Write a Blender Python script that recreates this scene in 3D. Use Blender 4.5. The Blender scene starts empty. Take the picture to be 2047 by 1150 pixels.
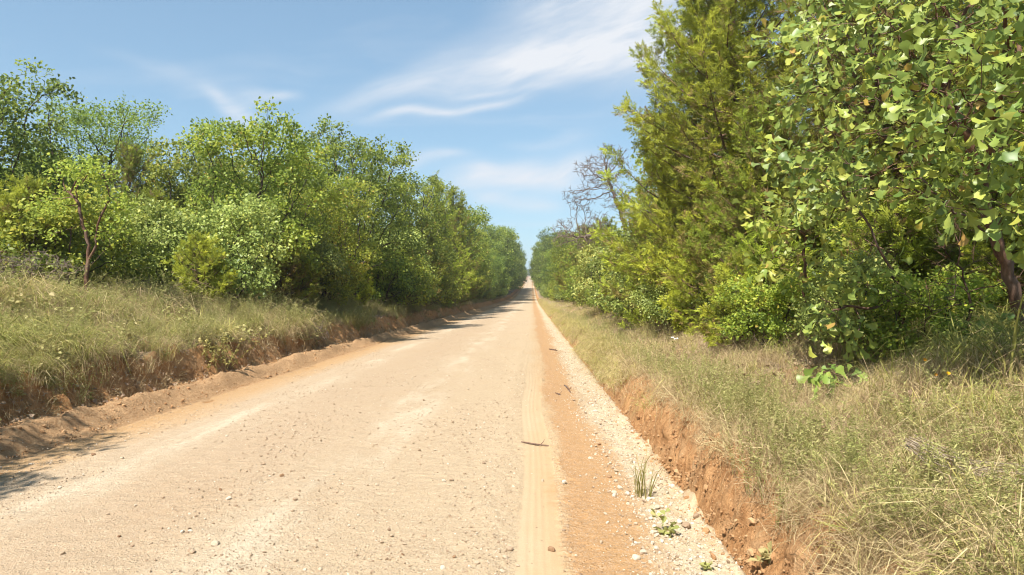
import bpy, math
import numpy as np
from mathutils import Matrix, Vector

S = bpy.context.scene
DENOISE = True
COL = S.collection
R = math.radians
# ------------------------------------------------------------------ camera
F, CU, CV, HCAM, YAW = 1365.0, 1023.5, 575.0, 1.65, R(1.66)
cam_d = bpy.data.cameras.new('camera')
cam_d.sensor_width = 36.0
cam_d.lens = 36.0 * F / 2047.0
cam_d.clip_start = 0.05
cam_d.clip_end = 6000
cam = bpy.data.objects.new('camera', cam_d)
COL.objects.link(cam)
cam.location = (0, 0, HCAM)
cam.rotation_euler = (R(90), 0, YAW)
S.camera = cam

def at(u, d):
    """road-frame X of picture column u at distance d along the road"""
    return d * math.tan(math.atan((u - CU) / F) - YAW)

def aze(u, v):
    al = math.atan((u - CU) / F)
    return al - YAW, math.atan((CV - v) / F * math.cos(al))

# ------------------------------------------------------------------ light
SUN_EL, SUN_AZ = R(54), R(-150)          # azimuth from +Y towards +X; the sun stands left and a little behind
sx, sy, sz = math.sin(SUN_AZ) * math.cos(SUN_EL), math.cos(SUN_AZ) * math.cos(SUN_EL), math.sin(SUN_EL)
sun_d = bpy.data.lights.new('sun', 'SUN')
sun_d.energy = 5.0
sun_d.angle = R(0.53)
sun_d.color = (1.0, 0.955, 0.88)
sun = bpy.data.objects.new('sun', sun_d)
COL.objects.link(sun)
sun.rotation_euler = Vector((-sx, -sy, -sz)).to_track_quat('-Z', 'Y').to_euler()

S.view_settings.view_transform = 'Standard'
S.view_settings.look = 'None'
S.view_settings.gamma = 1
S.view_settings.use_curve_mapping = False
S.view_settings.exposure = 1.0
S.render.film_transparent = False
S.cycles.max_bounces = 4
S.cycles.diffuse_bounces = 2
S.cycles.glossy_bounces = 1
S.cycles.use_adaptive_sampling = True
S.cycles.adaptive_threshold = 0.014
S.cycles.filter_width = 1.1
S.cycles.use_denoising = DENOISE
S.cycles.transmission_bounces = 2
S.cycles.sample_clamp_indirect = 6

# ------------------------------------------------------------------ node helper
class NT:
    def __init__(s, tree):
        s.t = tree
    def n(s, typ, **kw):
        nd = s.t.nodes.new(typ)
        for k, v in kw.items():
            setattr(nd, k, v)
        return nd
    def put(s, sock, val):
        if isinstance(val, bpy.types.NodeSocket):
            s.t.links.new(val, sock)
        elif val is not None:
            sock.default_value = val
    def m(s, op, a, b=None, c=None, clamp=False):
        nd = s.n('ShaderNodeMath', operation=op, use_clamp=clamp)
        for i, x in enumerate((a, b, c)):
            if x is not None:
                s.put(nd.inputs[i], x)
        return nd.outputs[0]
    def vm(s, op, a, b=None, out=0):
        nd = s.n('ShaderNodeVectorMath', operation=op)
        s.put(nd.inputs[0], a)
        if b is not None:
            if op == 'SCALE':
                s.put(nd.inputs['Scale'], b)
            else:
                s.put(nd.inputs[1], b)
        return nd.outputs[out]
    def comb(s, x, y, z):
        nd = s.n('ShaderNodeCombineXYZ')
        for i, v in enumerate((x, y, z)):
            s.put(nd.inputs[i], v)
        return nd.outputs[0]
    def sep(s, v):
        nd = s.n('ShaderNodeSeparateXYZ')
        s.put(nd.inputs[0], v)
        return nd.outputs
    def noise(s, vec, scale, detail=4, rough=0.55, dist=0.0):
        nd = s.n('ShaderNodeTexNoise')
        s.put(nd.inputs['Vector'], vec)
        nd.inputs['Scale'].default_value = scale
        nd.inputs['Detail'].default_value = detail
        nd.inputs['Roughness'].default_value = rough
        nd.inputs['Distortion'].default_value = dist
        return nd.outputs[0]
    def mr(s, v, a, b, c=0.0, d=1.0, smooth=True):
        nd = s.n('ShaderNodeMapRange', interpolation_type='SMOOTHSTEP' if smooth else 'LINEAR')
        s.put(nd.inputs[0], v)
        for i, x in enumerate((a, b, c, d)):
            nd.inputs[1 + i].default_value = x
        return nd.outputs[0]
    def mix(s, f, a, b, blend='MIX'):
        nd = s.n('ShaderNodeMix', data_type='RGBA', blend_type=blend)
        s.put(nd.inputs[0], f)
        s.put(nd.inputs[6], a if isinstance(a, bpy.types.NodeSocket) else (*a, 1))
        s.put(nd.inputs[7], b if isinstance(b, bpy.types.NodeSocket) else (*b, 1))
        return nd.outputs[2]
    def ramp(s, f, stops, interp='LINEAR'):
        nd = s.n('ShaderNodeValToRGB')
        cr = nd.color_ramp
        cr.interpolation = interp
        while len(cr.elements) < len(stops):
            cr.elements.new(0.5)
        for e, (p, c) in zip(cr.elements, stops):
            e.position = p
            e.color = (*c, 1)
        s.put(nd.inputs[0], f)
        return nd.outputs[0]

# ------------------------------------------------------------------ sky (world)
W = bpy.data.worlds.new('World')
S.world = W
W.use_nodes = True
W.node_tree.nodes.clear()
w = NT(W.node_tree)
skyt = w.n('ShaderNodeTexSky', sky_type='NISHITA', sun_disc=False)
skyt.sun_elevation = SUN_EL
skyt.sun_rotation = SUN_AZ
skyt.altitude = 200
skyt.air_density = 1.0
skyt.dust_density = 0.4
skyt.ozone_density = 1.6
dirv = w.n('ShaderNodeTexCoord').outputs['Generated']
dx, dy, dz = w.sep(dirv)
az = w.m('ARCTAN2', dx, dy)
el = w.m('ARCSINE', dz)
ae = w.comb(az, el, 0.0)
warp = w.n('ShaderNodeTexNoise')
w.put(warp.inputs['Vector'], dirv)
warp.inputs['Scale'].default_value = 5.0
warp.inputs['Detail'].default_value = 2
wv = w.vm('SCALE', w.vm('SUBTRACT', warp.outputs['Color'], (0.5, 0.5, 0.5)), 0.075)
p = w.vm('ADD', ae, wv)
total = None
ca, sa = math.cos(R(16)), math.sin(R(16))
fib = w.noise(w.comb(w.m('MULTIPLY', w.vm('DOT_PRODUCT', p, (ca, sa, 0), out=1), 9.0), w.m('MULTIPLY', w.vm('DOT_PRODUCT', p, (-sa, ca, 0), out=1), 44.0), 0.0), 1.0, 4, 0.6, 0.0)
fibm = w.mr(fib, 0.25, 0.75, 0.5, 1.0)
# cirrus strokes: from, to (directions), half width at either end, strength, fibre stretch
STROKES = [((600, 232), (1300, 40), 16, 74, 0.62), ((960, 160), (1420, 70), 26, 66, 0.75), ((980, 40), (1420, -40), 30, 60, 0.45),
           ((735, 247), (1030, 212), 9, 9, 0.75), ((860, 372), (1210, 326), 20, 26, 0.95), ((790, 330), (940, 326), 16, 9, 0.45),
           ((930, 404), (1120, 398), 12, 16, 0.6), ((385, 165), (505, 250), 12, 20, 0.62), ((440, 185), (590, 192), 16, 8, 0.5),
           ((1000, 300), (1190, 275), 8, 14, 0.22), ((900, 196), (1110, 186), 6, 10, 0.28), ((180, 100), (420, 170), 10, 24, 0.14)]
for (u0, v0), (u1, v1), w0, w1, k in STROKES:
    a0, e0 = aze(u0, v0)
    a1, e1 = aze(u1, v1)
    L = math.hypot(a1 - a0, e1 - e0)
    tx, ty = (a1 - a0) / L, (e1 - e0) / L
    q = w.vm('SUBTRACT', p, (a0, e0, 0))
    t = w.vm('DOT_PRODUCT', q, (tx / L, ty / L, 0), out=1)
    s_ = w.vm('DOT_PRODUCT', q, (-ty, tx, 0), out=1)
    wid = w.mr(t, 0, 1, w0 / F, w1 / F)
    g = w.m('DIVIDE', s_, wid)
    g = w.m('EXPONENT', w.m('MULTIPLY', w.m('MULTIPLY', g, g), -1.0))
    ends = w.m('MULTIPLY', w.mr(t, -0.1, 0.35), w.mr(t, 1.25, 0.75))
    g = w.m('MULTIPLY', w.m('MULTIPLY', g, ends), fibm)
    g = w.m('MULTIPLY', g, k)
    total = g if total is None else w.m('ADD', total, g)
# thin cirrus veil over the whole dome
den = w.m('ADD', w.m('MAXIMUM', dz, 0.0), 0.16)
pl = w.comb(w.m('MULTIPLY', w.m('DIVIDE', dx, den), 0.5), w.m('MULTIPLY', w.m('DIVIDE', dy, den), 1.5), 0.0)
veil = w.noise(w.vm('ADD', pl, w.vm('SCALE', wv, 6.0)), 1.3, 4, 0.58, 0.0)
veil = w.mr(veil, 0.48, 0.85, 0.0, 0.36)
total = w.m('MINIMUM', w.m('ADD', total, veil), 0.9)
gm = w.n('ShaderNodeGamma')
w.put(gm.inputs[0], skyt.outputs[0])
gm.inputs[1].default_value = 0.58
skyc = w.vm('MULTIPLY', gm.outputs[0], (1.14, 1.45, 1.60))
col = w.mix(w.m('MULTIPLY', total, 1.15), skyc, (4.3, 4.45, 4.7))
bg = w.n('ShaderNodeBackground')
w.put(bg.inputs[0], col)
bg.inputs[1].default_value = 0.1
W.cycles.sampling_method = 'MANUAL'
W.cycles.sample_map_resolution = 512
wo = w.n('ShaderNodeOutputWorld')
W.node_tree.links.new(bg.outputs[0], wo.inputs[0])

# ------------------------------------------------------------------ numpy noise
def vnoise(x, y, seed=0):
    x = np.asarray(x, float); y = np.asarray(y, float)
    xi = np.floor(x).astype(np.int64); yi = np.floor(y).astype(np.int64)
    fx = x - xi; fy = y - yi
    def h(a, b):
        n = (a * 374761393 + b * 668265263 + seed * 974634777) & 0xFFFFFFFF
        n = ((n ^ (n >> 13)) * 1274126177) & 0xFFFFFFFF
        n = ((n ^ (n >> 16)) * 2246822519) & 0xFFFFFFFF
        return ((n ^ (n >> 15)) & 0xFFFFFF) / float(0xFFFFFF)
    ux = fx * fx * (3 - 2 * fx); uy = fy * fy * (3 - 2 * fy)
    a = h(xi, yi); b = h(xi + 1, yi); c = h(xi, yi + 1); d = h(xi + 1, yi + 1)
    return (a + (b - a) * ux) * (1 - uy) + (c + (d - c) * ux) * uy - 0.5

def fbm(x, y, seed=0, oct=4, gain=0.5):
    o = 0; a = 1.0
    for i in range(oct):
        o = o + a * vnoise(x * 2 ** i, y * 2 ** i, seed + i * 17)
        a *= gain
    return o

def sstep(a, b, x):
    t = np.clip((x - a) / (b - a), 0, 1)
    return t * t * (3 - 2 * t)

# ------------------------------------------------------------------ terrain
ZY = np.array([-80, 0, 60, 110, 160, 203, 300, 420, 546, 800, 1250, 1600, 3000], float)
ZZ = np.array([.8, 0, -.66, -1.15, -1.4, -1.2, .4, 3.0, 6.5, 12.6, 23, 26, 20], float)
_yy = np.linspace(-80, 3000, 6000)
_zz = np.interp(_yy, ZY, ZZ)
_k = np.hanning(61); _k /= _k.sum()
_zp = np.convolve(np.pad(_zz, 30, mode='reflect', reflect_type='odd'), _k, 'valid')
def zroad(y):
    return np.interp(y, _yy, _zp)

PX = np.array([-1500, -60, -25, -15, -11, -9, -7.6, -6.75, -6.42, -6.2, -6.04, -5.9, -5.66, -5.38, -5.1, -4, -2, 0, .7, 1.0, 1.25, 1.38, 1.46, 1.62, 1.74, 2.2, 2.8, 3.5, 4.5, 6, 20, 60, 1500], float)
PZ = np.array([1.2, 1.8, 2.0, 1.85, 1.6, 1.36, 1.02, .78, .68, .34, .08, .10, .19, .03, -.03, .0, .03, .0, -.02, -.04, -.05, -.02, .10, .36, .46, .54, .74, 1.0, 1.16, 1.28, 1.5, 1.5, 1.0], float)
def H(x, y, detail=True):
    x = np.asarray(x, float); y = np.asarray(y, float)
    edge = sstep(1.1, 1.5, x) * sstep(6, 3, x)
    edl = sstep(-5.7, -6.1, x) * sstep(-10, -7, x)
    far = sstep(160, 40, y) * 0.8 + 0.2
    wob = edge * (0.22 * fbm(y * 0.55, y * 0 + 3, 5, 3) + 0.17 * fbm(y * 2.3, x * 1.2, 9, 3) + 0.07 * fbm(y * 9, x * 3, 10, 2)) \
        + edl * (0.35 * fbm(y * 0.35, y * 0 + 1, 6, 3) + 0.18 * fbm(y * 1.9, x * 1.5, 8, 3))
    prof = np.interp(x + wob, PX, PZ)
    # how tall the left cut stands varies along the road
    z = zroad(y) + prof
    off = sstep(1.7, 2.6, x) + sstep(-6.3, -7.2, x)
    z = z + off * (0.26 * fbm(x * 0.7, y * 0.6, 21, 3) + 0.05 * fbm(x * 3, y * 3, 22, 3)) * far
    big = sstep(12, 60, np.abs(x))
    z = z + big * 3.0 * fbm(x * 0.012, y * 0.012, 31, 3)
    if detail:
        face = sstep(1.28, 1.42, x) * sstep(2.1, 1.85, x)
        z = z + face * (0.06 * fbm(x * 6, y * 4, 41, 3))
        facel = sstep(-5.95, -6.1, x) * sstep(-7.0, -6.6, x)
        z = z + facel * (0.16 * fbm(x * 5, y * 5, 44, 4))
        berm = sstep(-6.1, -5.9, x) * sstep(-5.2, -5.45, x)
        z = z + berm * (0.11 * fbm(x * 3, y * 1.3, 45, 4) + 0.05 * fbm(x * 11, y * 10, 46, 3))
    return z

def road_detail(x, y):
    near = sstep(40, 8, y)
    z = 0.012 * fbm(x * 1.6, y * 0.35, 51, 3)
    z = z + near * (0.012 * fbm(x * 9, y * 7, 52, 3) + 0.012 * fbm(x * 26, y * 26, 53, 2))
    gr = sstep(0.62, 0.85, x) * near
    z = z + gr * (0.016 * fbm(x * 20, y * 20, 54, 2) + 0.02 * fbm(x * 5, y * 5, 55, 2))
    # tyre track: smooth pressed band with ribs, lug marks along its right edge
    c = x - 0.03 * np.sin(y * 0.42) - 0.02 * np.sin(y * 1.1) - 0.03
    tr = sstep(-0.15, -0.125, c) * sstep(0.155, 0.13, c)
    tr = tr * sstep(26, 9, y)
    z = z * (1 - 0.85 * tr) - 0.007 * tr
    ribs = np.exp(-((c + 0.055) / 0.009) ** 2) + np.exp(-((c - 0.0) / 0.009) ** 2) + np.exp(-((c - 0.05) / 0.009) ** 2)
    z = z - 0.007 * ribs * tr * sstep(25, 12, y)
    lug = sstep(0.135, 0.15, c) * sstep(0.245, 0.225, c) * near
    sq = 0.5 + 0.5 * np.sin(y * 2 * math.pi / 0.085 + c * 14)
    z = z + lug * (0.016 * sstep(0.35, 0.65, sq) - 0.004) * (0.5 + fbm(x * 3, y * 2, 57, 2))
    # graded windrow beside the soil band
    z = z + near * 0.010 * np.exp(-((x + 0.30 + 0.1 * vnoise(y * 0.4, y * 0, 3)) / 0.12) ** 2)
    return z

def ground_z(x, y):
    z = H(x, y)
    inr = sstep(-5.55, -5.3, np.asarray(x, float)) * sstep(1.42, 1.25, np.asarray(x, float))
    return z + inr * road_detail(x, y)

# ------------------------------------------------------------------ mesh helpers
def mesh_np(name, verts, faces, attr=None, smooth=False, mats=()):
    """faces: list of int arrays (N,k); attr: per-face floats named 'v'"""
    me = bpy.data.meshes.new(name)
    verts = np.asarray(verts, np.float32)
    faces = [np.asarray(f, np.int32) for f in faces if len(f)]
    me.vertices.add(len(verts))
    me.vertices.foreach_set('co', verts.ravel())
    loops = np.concatenate([f.ravel() for f in faces])
    tot = np.concatenate([np.full(len(f), f.shape[1], np.int32) for f in faces])
    start = np.concatenate([[0], np.cumsum(tot)[:-1]]).astype(np.int32)
    me.loops.add(len(loops))
    me.loops.foreach_set('vertex_index', loops)
    me.polygons.add(len(tot))
    me.polygons.foreach_set('loop_start', start)
    me.polygons.foreach_set('loop_total', tot)
    if smooth:
        me.polygons.foreach_set('use_smooth', np.ones(len(tot), bool))
    me.update(calc_edges=True)
    if attr is not None:
        a = me.attributes.new('v', 'FLOAT', 'FACE')
        a.data.foreach_set('value', np.asarray(attr, np.float32))
    for m_ in mats:
        me.materials.append(m_)
    return me

def obj(name, data, parent=None, loc=None):
    o = bpy.data.objects.new(name, data)
    COL.objects.link(o)
    if parent is not None:
        o.parent = parent
    if loc is not None:
        o.location = loc
    return o

def tag(o, label=None, cat=None, group=None, kind=None):
    if label: o['label'] = label
    if cat: o['category'] = cat
    if group: o['group'] = group
    if kind: o['kind'] = kind
    return o

def grid_mesh(name, xs, ys, zf, mats, smooth=True, warp_f=None):
    X, Y = np.meshgrid(xs, ys)
    Z = zf(X, Y)
    if warp_f is not None:
        X = X + warp_f(X, Y, Z)
    v = np.stack([X, Y, Z], -1).reshape(-1, 3)
    nx, ny = len(xs), len(ys)
    i = (np.arange(ny - 1)[:, None] * nx + np.arange(nx - 1)[None]).ravel()
    f = np.stack([i, i + 1, i + nx + 1, i + nx], -1)
    return mesh_np(name, v, [f], smooth=smooth, mats=mats)

def rows(y0, y1, a, k):
    out = [y0]
    while out[-1] < y1:
        out.append(out[-1] + max(a, k * abs(out[-1])))
    return np.array(out)

def norm(a):
    return a / np.maximum(np.linalg.norm(a, axis=-1, keepdims=True), 1e-9)

def frames(d, n):
    x = norm(d)
    z = norm(n - (n * x).sum(-1, keepdims=True) * x)
    y = np.cross(z, x)
    return np.stack([x, y, z], -1)

def stamp(tv, tfs, pos, Rm, sc, val):
    """replicate template (verts tv, face arrays tfs) at N places"""
    N = len(pos)
    sc = np.asarray(sc)
    if sc.ndim == 1:
        sc = sc[:, None]
    v = np.einsum('nij,nvj->nvi', Rm, tv[None] * sc[:, None, :]) + pos[:, None]
    off = (np.arange(N) * len(tv))[:, None, None]
    fs = [(f[None] + off).reshape(-1, f.shape[1]) for f in tfs]
    at_ = np.concatenate([np.repeat(val, len(f)) for f in tfs])
    return v.reshape(-1, 3), fs, at_

def merge(parts):
    """parts: list of (verts, [faces], attr-list per face array concatenated)"""
    V, FS, A = [], {}, {}
    o = 0
    for v, fs, a in parts:
        V.append(v)
        j = 0
        for f in fs:
            FS.setdefault(f.shape[1], []).append(f + o)
            A.setdefault(f.shape[1], []).append(a[j:j + len(f)])
            j += len(f)
        o += len(v)
    ks = sorted(FS)
    return np.concatenate(V), [np.concatenate(FS[k]) for k in ks], np.concatenate([np.concatenate(A[k]) for k in ks])

def tube(path, rad, sides=5, val=0.5, cap=True):
    path = np.asarray(path, float); rad = np.asarray(rad, float)
    n = len(path)
    tg = norm(np.gradient(path, axis=0))
    up = np.where(np.abs(tg[:, 2:3]) > 0.9, np.array([[1.0, 0, 0]]), np.array([[0, 0, 1.0]]))
    # one reference for the whole tube keeps the rings from twisting
    ref = np.array([1.0, 0.13, 0.0]) if abs(tg[:, 2]).mean() > 0.6 else np.array([0.0, 0.1, 1.0])
    s = norm(np.cross(tg, ref)); t = np.cross(tg, s)
    a = np.arange(sides) * 2 * math.pi / sides
    ring = path[:, None] + rad[:, None, None] * (np.cos(a)[None, :, None] * s[:, None] + np.sin(a)[None, :, None] * t[:, None])
    v = ring.reshape(-1, 3)
    i = np.arange(n - 1)[:, None] * sides; j = np.arange(sides)[None]; j2 = (j + 1) % sides
    f = np.stack([i + j, i + j2, i + sides + j2, i + sides + j], -1).reshape(-1, 4)
    return v, [f], np.full(len(f), val)

# ------------------------------------------------------------------ materials
def new_mat(name):
    m_ = bpy.data.materials.new(name)
    m_.use_nodes = True
    m_.node_tree.nodes.clear()
    return m_, NT(m_.node_tree)

def finish(nt, shader, disp=None):
    o = nt.n('ShaderNodeOutputMaterial')
    nt.t.links.new(shader, o.inputs[0])

def principled(nt, colr, rough=0.9, spec=0.2, normal=None):
    b = nt.n('ShaderNodeBsdfPrincipled')
    nt.put(b.inputs['Base Color'], colr if isinstance(colr, bpy.types.NodeSocket) else (*colr, 1))
    nt.put(b.inputs['Roughness'], rough)
    b.inputs['Specular IOR Level'].default_value = spec
    if normal is not None:
        nt.put(b.inputs['Normal'], normal)
    return b.outputs[0]

def bump(nt, h, strength=0.5, dist=0.02):
    b = nt.n('ShaderNodeBump')
    b.inputs['Strength'].default_value = strength
    b.inputs['Distance'].default_value = dist
    nt.put(b.inputs['Height'], h)
    return b.outputs[0]

def leaf_mat(name, stops, trans=0.48, rough=0.45, spec=0.35, tcol=(0.9, 1.0, 0.35), gain=(1.0, 1.0, 1.0)):
    """stops: ramp over the per-leaf value; object property 'tone' shifts the ramp"""
    m_, n = new_mat(name)
    v = n.n('ShaderNodeAttribute', attribute_name='v').outputs['Fac']
    tone = n.n('ShaderNodeAttribute', attribute_name='tone', attribute_type='OBJECT').outputs['Fac']
    f = n.m('ADD', v, tone, clamp=True)
    c = n.ramp(f, [(p_, (a_ * gain[0], b_ * gain[1], c_ * gain[2])) for p_, (a_, b_, c_) in stops])
    hz = n.n('ShaderNodeObjectInfo').outputs['Random']
    hs = n.n('ShaderNodeHueSaturation')
    n.put(hs.inputs['Hue'], n.mr(hz, 0, 1, 0.485, 0.512, False))
    n.put(hs.inputs['Value'], n.mr(hz, 0, 1, 0.9, 1.12, False))
    n.put(hs.inputs['Color'], c)
    c = hs.outputs[0]
    pr = principled(n, c, rough, spec)
    tr = n.n('ShaderNodeBsdfTranslucent')
    n.put(tr.inputs[0], n.mix(1.0, n.mix(0.35, c, tcol), c, 'MULTIPLY') if False else n.mix(0.14, c, tcol))
    mx = n.n('ShaderNodeMixShader')
    mx.inputs[0].default_value = trans
    n.t.links.new(pr, mx.inputs[1]); n.t.links.new(tr.outputs[0], mx.inputs[2])
    finish(n, mx.outputs[0])
    return m_

OAK_STOPS = [(0.0, (.035, .050, .012)), (0.25, (.080, .105, .022)), (0.5, (.150, .178, .032)), (0.75, (.245, .255, .042)), (0.92, (.33, .30, .05)), (1.0, (.28, .18, .05))]
M_oak = leaf_mat('oak_leaves', OAK_STOPS, gain=(1.62, 1.72, 1.30))
M_near = leaf_mat('large_oak_leaves', [(0.0, (.055, .085, .020)), (0.3, (.115, .150, .035)), (0.55, (.19, .22, .05)), (0.8, (.28, .28, .06)), (0.95, (.36, .32, .06)), (1.0, (.30, .18, .05))], 0.36, 0.42, 0.42, gain=(1.48, 1.62, 1.4))
M_elm = leaf_mat('elm_leaves', [(0.0, (.035, .06, .015)), (0.3, (.08, .125, .025)), (0.6, (.14, .195, .035)), (1.0, (.22, .27, .05))], 0.38, gain=(1.62, 1.72, 1.30))
M_cedar = leaf_mat('cedar_needles', [(0.0, (.12, .075, .038)), (0.22, (.17, .12, .05)), (0.34, (.075, .085, .020)), (0.55, (.155, .165, .026)), (0.8, (.26, .26, .032)), (1.0, (.34, .32, .045))], 0.36, 0.6, 0.2, gain=(1.65, 1.78, 1.35))
M_pale = leaf_mat('pale_shrub_leaves', [(0.0, (.05, .07, .02)), (0.3, (.115, .135, .04)), (0.6, (.20, .215, .07)), (0.85, (.29, .29, .10)), (1.0, (.36, .31, .09))], 0.32, gain=(1.62, 1.72, 1.30))
M_grass = leaf_mat('green_grass_blades', [(0.0, (.12, .145, .035)), (0.3, (.23, .245, .075)), (0.55, (.33, .31, .115)), (0.8, (.41, .36, .17)), (1.0, (.46, .39, .22))], 0.3, 0.6, 0.25, gain=(1.3, 1.2, 0.95))
M_dry = leaf_mat('dry_grass_blades', [(0.0, (.20, .145, .085)), (0.4, (.32, .25, .15)), (0.7, (.43, .355, .225)), (1.0, (.52, .44, .29))], 0.25, 0.8, 0.1, (1, .85, .6), gain=(1.22, 1.16, 1.0))
M_litter = leaf_mat('dead_leaves', [(0.0, (.15, .09, .05)), (0.4, (.29, .20, .125)), (0.75, (.43, .32, .21)), (1.0, (.55, .45, .32))], 0.15, 0.8, 0.1, (1, .8, .5))
M_weed = leaf_mat('weed_leaves', [(0.0, (.15, .17, .055)), (0.5, (.29, .295, .125)), (1.0, (.43, .39, .22))], 0.3, 0.6, 0.2, gain=(1.22, 1.16, 0.95))
M_yellow = leaf_mat('yellowed_leaves', [(0.0, (.16, .16, .05)), (0.5, (.32, .28, .09)), (1.0, (.45, .38, .14))], 0.3, 0.6, 0.2)
M_petal = leaf_mat('yellow_petals', [(0.0, (.65, .30, .01)), (1.0, (.75, .42, .02))], 0.25, 0.5, 0.2, (1, .7, .1))
M_wpetal = leaf_mat('white_petals', [(0.0, (.72, .72, .68)), (1.0, (.8, .8, .78))], 0.25, 0.5, 0.2, (1, 1, 1))

def bark_mat(name, a, b):
    m_, n = new_mat(name)
    pos = n.n('ShaderNodeTexCoord').outputs['Object']
    st = n.vm('MULTIPLY', pos, (1, 1, 0.25))
    f = n.noise(st, 24, 5, 0.65)
    f2 = n.noise(pos, 2.5, 3)
    c = n.mix(n.mr(f, 0.3, 0.7), a, b)
    c = n.mix(n.mr(f2, 0.45, 0.7, 0, 0.5), c, tuple(0.5 * (x + 0.18) for x in b))
    finish(n, principled(n, c, 0.95, 0.1, bump(n, f, 0.9, 0.02)))
    return m_
M_bark = bark_mat('oak_bark', (.035, .026, .02), (.115, .085, .062))
M_cbark = bark_mat('cedar_bark', (.075, .042, .027), (.20, .125, .085))
M_dead = bark_mat('dead_wood', (.11, .08, .06), (.24, .185, .145))
M_red = bark_mat('reddish_bark', (.085, .045, .03), (.20, .115, .075))
M_stalk = bark_mat('dry_stalk', (.24, .18, .12), (.42, .34, .25))

KR = .93
CLAY = (.36, .165, .062); CLAY2 = (.27, .105, .04); SOIL = (.40, .235, .115); GRAV = (.44, .315, .205); PALE = (.60, .50, .37)

def pebble_height(n, pos):
    v1 = n.n('ShaderNodeTexVoronoi', feature='F1'); n.put(v1.inputs['Vector'], pos); v1.inputs['Scale'].default_value = 38
    v2 = n.n('ShaderNodeTexVoronoi', feature='F1'); n.put(v2.inputs['Vector'], pos); v2.inputs['Scale'].default_value = 95
    h1 = n.mr(v1.outputs['Distance'], 0.0, 0.5, 1, 0)
    h2 = n.mr(v2.outputs['Distance'], 0.0, 0.5, 1, 0)
    fn = n.noise(pos, 160, 3, 0.7)
    return n.m('ADD', n.m('ADD', n.m('MULTIPLY', h1, 0.5), n.m('MULTIPLY', h2, 0.35)), n.m('MULTIPLY', fn, 0.4)), v1, v2

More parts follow.
